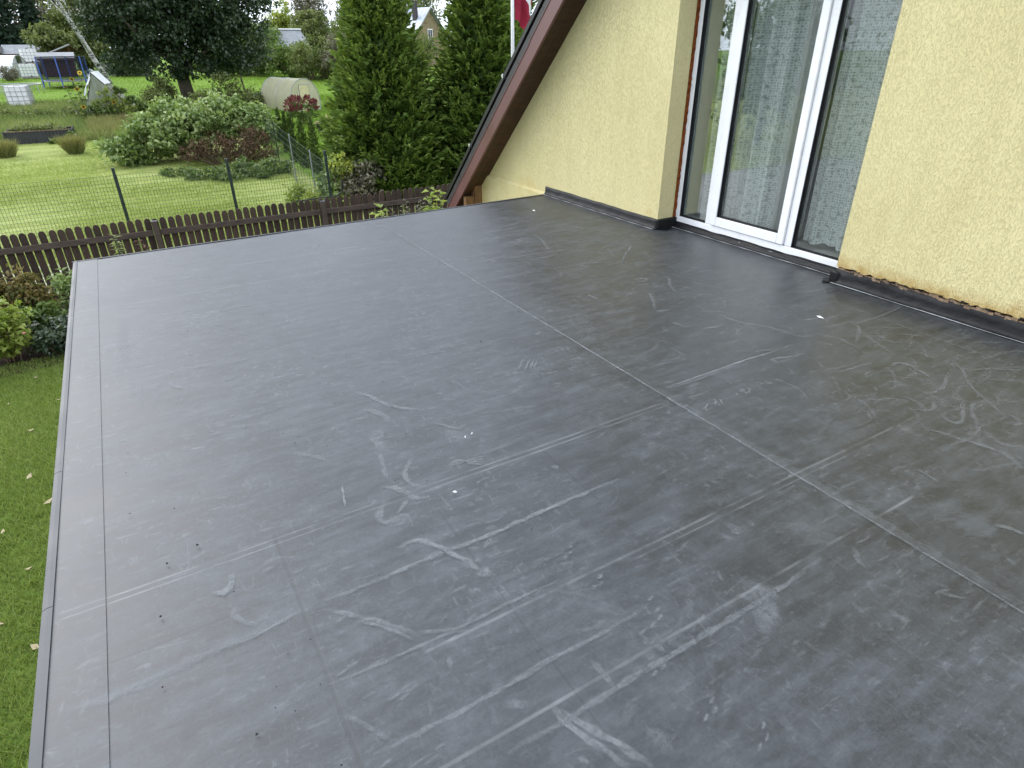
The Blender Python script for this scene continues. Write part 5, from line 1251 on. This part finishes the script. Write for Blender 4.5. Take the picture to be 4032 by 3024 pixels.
# arched polycarbonate greenhouse
def poly_mat():
    t = NT('beige_polycarbonate'); c = t.coord(); n = t.noise(c, 2, 4, .6); b = t.bsdf(t.ramp(n, [(.3, (.50, .48, .32)), (.7, (.62, .60, .44))]), .35, None, .45)
    tl = t.n('BsdfTranslucent'); tl.inputs[0].default_value = (.66, .64, .46, 1); m = t.n('MixShader'); m.inputs[0].default_value = .45; t.l(b, m.inputs[1]); t.l(tl.outputs[0], m.inputs[2]); return t.done(m.outputs[0])
M['poly'] = poly_mat()
gh = empty('greenhouse', (9.75, 39.4, gz(39.4)), R(17), 'arched beige polycarbonate greenhouse in the neighbouring garden', 'greenhouse'); GW, GH = 1.08, 1.98; gh.scale = (.82, .82, .86)
def ga(v):                                             # horseshoe arch
    a = -.32 + (math.pi + .64) * v; return (GW * 1.05 * math.cos(a), .62 + 1.36 * math.sin(a) if a > 0 and a < math.pi else .62 + 1.9 * math.sin(a))
def gprof(v):
    x, z = ga(v); return x, max(0.0, z)
for k in range(2):
    MB().grid(lambda u, v: (gprof(v)[0], k * 2.0 + u * 1.99, gprof(v)[1]), 2, 28).build('cover_sheet', M['poly'], gh, smooth=True)
for k in range(3):
    MB().tube([(gprof(v)[0] * 1.004, 2.0 * k + .0, gprof(v)[1] * 1.004 + .002) for v in np.linspace(0, 1, 29)], .022, 5).build('hoop', M['galv'] if k == 1 else M['bead'], gh)
pr = [gprof(v) for v in np.linspace(0, 1, 29)]
for y, nm in ((.02, 'end_wall'), (3.96, 'end_wall')):
    mb = MB(); mb.v = [(x, y, z) for x, z in pr]; mb.f = [tuple(range(29))]; mb.build(nm, M['poly'], gh)
M['poly_door'] = plain('yellowed_door', (.52, .47, .26), .5, .15, 3, 0)
dr = MB().box((-.38, -.012, .05), (.40, .004, 1.62)).build('door', M['poly_door'], gh)
for a, b in (((-.40, -.03, .03), (-.37, .008, 1.66)), ((.39, -.03, .03), (.42, .008, 1.66)), ((-.369, -.03, 1.62), (.389, .008, 1.66)), ((-.369, -.03, .80), (.389, .0, .84))): MB().box(a, b).build('door_frame', M['galv'], dr)
# blue garden cart
M['cartblue'] = plain('blue_plastic', (.10, .22, .52), .45, .25, 4, 0)
ct = empty('garden_cart', (8.35, 43.2, gz(43.2)), .3, 'blue garden cart with dark load left of the arched greenhouse', 'cart')
MB().add([(-.55, -.32, .28), (.45, -.32, .28), (.45, .32, .28), (-.55, .32, .28), (-.72, -.42, .66), (.62, -.42, .66), (.62, .42, .66), (-.72, .42, .66)], [(3, 2, 1, 0), (0, 1, 5, 4), (1, 2, 6, 5), (2, 3, 7, 6), (3, 0, 4, 7)]).build('tub', M['cartblue'], ct, bevel=.03)
MB().grid(lambda u, v: (-.66 + 1.22 * u, -.38 + .76 * v, .58 + .16 * math.sin(u * 3.1) * math.sin(v * 3.1) + .03 * math.sin(u * 17 + v * 11)), 10, 8).build('load', M['tblack'], ct, smooth=True)
for y in (-.36, .36):
    MB().tube([(.2, y, .26), (.95, y, .62)], .018, 6).build('handle', M['galv'], ct)
    MB().tube([(-.2, y - .04, .18), (-.2, y + .04, .18)], .18, 14).build('wheel', M['tblack'], ct)
    MB().tube([(.35, y, .3), (.38, y, .0)], .015, 5).build('leg', M['galv'], ct)

# sagging film tent overgrown with sunflowers
def tent_mat():
    t = NT('grey_film'); c = t.coord(); n = t.noise(t.mapping(c, (3, 3, .8)), 2.2, 4, .6); b = t.bsdf(t.ramp(n, [(.3, (.20, .25, .15)), (.7, (.46, .49, .40))]), .4, None, .4)
    tl = t.n('BsdfTranslucent'); tl.inputs[0].default_value = (.5, .52, .46, 1); m = t.n('MixShader'); m.inputs[0].default_value = .4; t.l(b, m.inputs[1]); t.l(tl.outputs[0], m.inputs[2]); return t.done(m.outputs[0])
M['tentfilm'] = tent_mat()
tt = empty('film_tent', (-.05, 39.5, gz(39.5)), R(-8), 'sagging grey film tent with a white cover on its ridge', 'tent')
apex = (-.30, 2.18)
def slope_pt(u, v, side):                              # u along depth, v from apex down
    end = (-1.05, .35) if side < 0 else (1.75, .05)
    x = apex[0] + (end[0] - apex[0]) * v; z = apex[1] + (end[1] - apex[1]) * v - .12 * math.sin(v * math.pi) * (1 if side > 0 else .3)
    return (x + .03 * math.sin(u * 9 + v * 5), u * 2.2, z + .05 * math.sin(u * 7) * v)
MB().grid(lambda u, v: slope_pt(u, v, 1), 8, 12).build('film_side', M['tentfilm'], tt, smooth=True)
MB().grid(lambda u, v: slope_pt(u, v, -1), 8, 10).build('film_side', M['tentfilm'], tt, smooth=True)
def front(u, v):
    l = slope_pt(0, v, -1); r = slope_pt(0, v, 1); return (l[0] + (r[0] - l[0]) * u, -.03 - .06 * math.sin(u * 11) * v, l[2] + (r[2] - l[2]) * u)
MB().grid(front, 16, 10).build('film_front', M['tentfilm'], tt, smooth=True)
mb = MB().grid(lambda u, v: (slope_pt(u, v * .62, -1)[0] - .02, u * 2.3 - .10, slope_pt(u, v * .62, -1)[2] + .05 + .03 * math.sin(v * 19 + u * 3)), 8, 10); mb.build('white_cover', M['film_white'], tt, smooth=True)
mb = MB().grid(lambda u, v: (slope_pt(u, v * .22, 1)[0] + .01, u * 2.3 - .10, slope_pt(u, v * .22, 1)[2] + .06), 8, 4); mb.build('white_cover', M['film_white'], tt, smooth=True)
mb = MB().grid(lambda u, v: (apex[0] - .06 + (-.42 - .18 * u) * v, -.075 - .02 * u, apex[1] + .02 - (.92 + .1 * math.sin(v * 9)) * v - .20 * u * (1.1 - .5 * v)), 4, 12); mb.build('white_flap', M['film_white'], tt, smooth=True)
for s_ in (-1, 1): MB().tube([slope_pt(0, 0, s_), slope_pt(0, .5, s_), slope_pt(0, 1, s_)], .025, 5).build('pole', M['palletwood'], tt)
M['petal'] = plain('sunflower_petals', (.62, .42, .03), .6, .2, 20, 0); M['disc'] = plain('sunflower_disc', (.06, .035, .015), .9, .3, 30, 0)
M['sfleaf'] = L_('sunflower_leaves', [(.05, .08, .02), (.10, .14, .03), (.22, .24, .06)], .5, .3, .3)
def sunflower(label, x, y, h_, face, lean):
    face = (face[0] + random.uniform(-.5, .5), face[1], face[2] + random.uniform(-.7, .3))
    b = Vector((x, y, gz(y))); t = wempty('sunflower', tuple(b), label, 'sunflower', 'sunflowers round the film tent')
    tip = b + Vector((lean, -.05, h_)); MB().tube([b, b.lerp(tip, .5) + Vector((-lean * .2, 0, .05)), tip], [.02, .017, .012], 5).build('stem', M['stem'], t)
    P, A = [], []
    for k in range(12):
        u = .2 + .75 * k / 12; a = k * 2.4; d = Vector((math.cos(a), math.sin(a), .1 - .3 * random.random())); P.append(b.lerp(tip, u) + d * .16); A.append(d)
    npmesh('leaves', kites(np.array(P), np.array(A), np.array([[0, 0, 1.]] * 12), np.full(12, .30), np.full(12, .22)), 4, M['sfleaf'], t, RNG.random(12))
    f = Vector(face).normalized(); a_ = f.orthogonal().normalized(); b_ = f.cross(a_); mb = MB()
    for k in range(16):
        q = k * math.pi / 8; d = a_ * math.cos(q) + b_ * math.sin(q); s2 = a_ * -math.sin(q) + b_ * math.cos(q)
        mb.add([tip + d * .04, tip + d * .075 + s2 * .02 + f * .01, tip + d * .12 + f * .02, tip + d * .075 - s2 * .02 + f * .01], [(0, 1, 2, 3)])
    hd = MB().tube([tip - f * .02, tip + f * .02], .05, 12).build('flower_disc', M['disc'], t); mb.build('petals', M['petal'], hd)
sunflower('sunflower facing the camera left of the film tent', -1.05, 39.2, 1.55, (0, -1, .1), -.05)
sunflower('tallest sunflower bending over left of the tent ridge', -1.0, 39.8, 1.95, (-.4, -.8, .1), -.20)
sunflower('drooping sunflower at the far left of the tent', -1.35, 39.4, 1.65, (-.7, -.4, -.3), -.20)
sunflower('low sunflower at the tent foot, left', -1.0, 38.8, .80, (-.3, -.9, .3), -.05)
sunflower('sunflower in the middle of the tent front', .38, 38.9, .95, (.1, -1, -.2), -.1)
sunflower('sunflower behind the tent ridge', -.95, 42.2, 2.05, (-.2, -.8, .2), .1)
bush('tent_creeper', 'pale green creeper leaves spread over the film tent front', (.25, 39.1, gz(39.1)), [(-.35, 0, 1.3, .35, .12, .35), (.15, 0, .9, .5, .12, .45), (.6, 0, .5, .6, .15, .4), (-.6, 0, .7, .4, .12, .45)], 95, 10, .18, .16, M['leaf_lime'], stems=26, wd=.45)
bush('tent_vines', 'dark leafy vines climbing the right slope of the film tent', (.6, 39.3, gz(39.3)), [(.1, 0, 1.35, .28, .3, .22), (.5, 0, 1.0, .28, .3, .22), (.9, 0, .65, .3, .3, .25), (1.3, 0, .35, .3, .3, .28)], 34, 16, .18, .20, M['leaf_green'], stems=10)
bush('tent_weeds', 'dark green weeds at the left foot of the film tent', (-.75, 38.9, gz(38.9)), [(0, 0, .35, .5, .3, .4), (.6, 0, .3, .6, .3, .35)], 46, 22, .22, .18, M['leaf_green'], stems=12)

# black raised bed
M['bedblack'] = plain('black_corrugated_sheet', (.035, .036, .040), .5, .25, 4, .2)
rb_ = empty('raised_bed', (-2.75, 34.2, gz(33.8)), R(-3), 'black corrugated raised bed overgrown with weeds', 'raised bed')
for y in (-.6, .6):
    mb = MB(); n = 72; mb.v = [(-1.15 + 2.3 * i / n, y + .012 * math.sin(i * 1.5708), z) for z in (-.05, .47) for i in range(n + 1)]; mb.f = [(i, i + 1, n + 2 + i, n + 1 + i) for i in range(n)]; mb.build('side_panel', M['bedblack'], rb_)
    MB().box((-1.17, y - .025, .471), (1.17, y + .025, .50)).build('top_rail', M['palletwood'], rb_)
for x in (-1.15, 1.15): MB().box((x - .012, -.6, -.05), (x + .012, .6, .47)).build('end_panel', M['bedblack'], rb_); 
for x in (-1.16, 1.16):
    for y in (-.61, .61): MB().box((x - .03, y - .03, -.05), (x + .03, y + .03, .51)).build('corner_post', M['bedblack'], rb_)
MB().box((-1.13, -.58, .0), (1.13, .58, .40)).build('soil', M['soil'], rb_)
bush('bed_weeds', 'weeds growing out of the black raised bed', (-2.75, 34.2, gz(33.8) + .40), [(0, 0, .1, 1.0, .5, .2)], 40, 24, .16, .11, M['leaf_olive'], stems=8)
bush('broadleaf_weeds', 'broad leaved weeds at the right end of the raised bed', (-1.55, 33.3, gz(33.3)), [(0, 0, .2, .25, .2, .3), (-.5, -.1, .08, .5, .2, .12)], 26, 18, .14, .16, M['leaf_green'], stems=8)
for x, y, lab in ((-3.8, 41.5, 'weedy green patch in front of the white water tank'), (-1.6, 41.0, 'weedy green patch left of the sunflowers'), (1.6, 36.8, 'reddish weedy patch right of the film tent'), (-6.0, 44.0, 'weedy patch at the left edge below the tank')):
    bush('weed_patch', lab, (x, y, gz(y)), [(0, 0, .2, 1.3, .9, .35), (.8, -.4, .15, .9, .7, .3), (-.8, .3, .18, .9, .7, .3)], 80, 26, .25, .15, M['leaf_brown'] if 'red' in lab else M['leaf_olive'], group='weed patches among the beds', stems=14)
bush('tall_reeds', 'dry reedy tuft in front of the white film tunnel', (-6.2, 68, gz(68)), [(0, 0, .5, .8, .6, .6)], 50, 26, .3, .30, M['leaf_twig'], wd=.15, stems=20)

# stone gable house far behind the thujas
M['stonewall'] = plain('brown_stone_wall', (.24, .185, .12), .9, .4, 3.5, .8, 6, .05, .1); M['metalroof'] = plain('pale_blue_metal_roof', (.42, .47, .54), .4, .15, 1.5, .2, 4, .03, .5); M['brickdark'] = plain('dark_chimney', (.055, .048, .05), .8, .3, 8, .4)
hs = empty('stone_house', (36.0, 80, -.5), R(20), 'brown stone gable house with pale metal roof between the thujas', 'house')
GHW = 2.75; ZA = 6.3; ZE = 3.4
MB().prism([(-GHW + .2, 0), (GHW - .2, 0), (GHW - .2, ZE), (0, ZA - .15), (-GHW + .2, ZE)], 'y', 0, 8.0).build('wall', M['stonewall'], hs)
for s_ in (-1, 1):
    rf = MB().add([(0, -.35, ZA), (s_ * (GHW + .25), -.35, ZE - .28), (s_ * (GHW + .25), 8.3, ZE - .28), (0, 8.3, ZA), (0, -.35, ZA + .08), (s_ * (GHW + .25), -.35, ZE - .20), (s_ * (GHW + .25), 8.3, ZE - .20), (0, 8.3, ZA + .08)], [(0, 1, 2, 3), (7, 6, 5, 4), (0, 4, 5, 1), (1, 5, 6, 2), (3, 2, 6, 7)]).build('roof', M['metalroof'], hs)
    for k in range(12): MB().add([(0, k * .7, ZA + .081), (s_ * (GHW + .25), k * .7, ZE - .199), (s_ * (GHW + .25), k * .7 + .04, ZE - .199), (0, k * .7 + .04, ZA + .081), (0, k * .7 + .02, ZA + .12), (s_ * (GHW + .25), k * .7 + .02, ZE - .16)], [(0, 1, 5, 4), (4, 5, 2, 3)]).build('standing_seam', M['metalroof'], rf)
    MB().add([(0, -.37, ZA - .1), (s_ * (GHW + .25), -.37, ZE - .38), (s_ * (GHW + .25), -.37, ZE - .18), (0, -.37, ZA + .1), (0, -.33, ZA - .1), (s_ * (GHW + .25), -.33, ZE - .38), (s_ * (GHW + .25), -.33, ZE - .18), (0, -.33, ZA + .1)], [(0, 1, 2, 3), (7, 6, 5, 4), (0, 4, 5, 1), (3, 2, 6, 7)]).build('verge_board', M['bead'] if s_ < 0 else M['brickdark'], hs)
wn = MB().box((-.40, -.05, 2.45), (.40, .02, 4.10)).build('window', M['pvc'], hs)
for a, b in ((-.33, -.03), (.03, .33)): MB().box((a, -.06, 2.55), (b, -.051, 4.0)).build('pane', M['cell'], wn)
MB().box((-.55, -.12, 2.36), (.55, .0, 2.44)).build('sill', M['pvc'], hs)
for x, y, z0, z1, w in ((-1.15, 1.2, 4.4, 7.0, .38), (-.35, 4.2, 5.6, 7.35, .75)):
    ch = MB().box((x - w / 2, y - .3, z0), (x + w / 2, y + .3, z1)).build('chimney', M['brickdark'], hs); MB().box((x - w / 2 - .15, y - .45, z1 + .15), (x + w / 2 + .15, y + .45, z1 + .2)).build('chimney_cap', M['bead'], ch)
    for dx in (-w / 2, w / 2 - .06): MB().box((x + dx, y - .28, z1 + .001), (x + dx + .06, y - .22, z1 + .149)).build('cap_leg', M['galv'], ch)
# grey slate roofed house left of the thujas
h2 = wempty('slate_house', (18.9, 87, -.5), 'low house with grey slate roof among the far trees', 'house')
MB().prism([(84.6, -.5), (89.4, -.5), (89.4, 1.85), (87, 3.45), (84.6, 1.85)], 'x', 15.8, 21.9).build('wall', M['stonewall'], h2)
rf = MB().add([(15.4, 87, 3.50), (22.1, 87, 3.50), (22.5, 84.2, 1.60), (15.4, 84.2, 1.60), (15.4, 87, 3.58), (22.1, 87, 3.58), (22.5, 84.2, 1.68), (15.4, 84.2, 1.68)], [(0, 1, 2, 3), (7, 6, 5, 4), (0, 4, 5, 1), (1, 5, 6, 2), (2, 6, 7, 3)]).build('roof', M['slate'], h2)
MB().add([(15.4, 87, 3.50), (22.1, 87, 3.50), (22.5, 89.8, 1.60), (15.4, 89.8, 1.60), (15.4, 87, 3.58), (22.1, 87, 3.58), (22.5, 89.8, 1.68), (15.4, 89.8, 1.68)], [(3, 2, 1, 0), (4, 5, 6, 7), (1, 5, 4, 0)]).build('roof', M['slate'], h2)
MB().box((15.3, 86.8, 3.585), (22.2, 87.2, 3.72)).build('ridge_cap', M['pvc'], rf)

# flagpole and flag beyond the roof
M['polewhite'] = plain('white_pole', (.78, .78, .78), .4, .05, 4, 0); M['flagred'] = plain('dark_red_cloth', (.30, .022, .045), .75, .15, 4, .2, 40, .01, .2); M['flagwhite'] = plain('white_cloth', (.75, .75, .75), .75, .05, 4, .2)
fp = wempty('flagpole', (8.06, 13.5, -2.4), 'white flagpole rising behind the dark roof edge', 'flagpole')
MB().tube([(8.06, 13.5, -2.45), (8.06, 13.5, 5.6)], [.045, .032], 12).build('pole', M['polewhite'], fp, smooth=True)
MB().tube([(8.06, 13.5, 5.6), (8.06, 13.5, 5.68)], .05, 10).build('finial', M['polewhite'], fp)
fg = wempty('flag', (8.10, 13.5, 2.2), 'dark red and white flag hanging limp from the flagpole', 'flag')
def flag(u, v):
    x = 8.105 + .46 * u + .02 * math.sin(v * 9); y = 13.48 + .06 * math.sin(u * 13 + v * 3) ; z = 3.55 - v * 1.42 - u * .5 * (1 - .5 * v) - .28 * u * u
    return (x, y, z)
def band(a, b, nm, mat): MB().grid(lambda u, v: flag(u, a + (b - a) * v), 18, 8).build(nm, M[mat], fg, smooth=True)
band(0, .34, 'red_band', 'flagred'); band(.34, .5, 'white_band', 'flagwhite'); band(.5, 1, 'red_band', 'flagred')
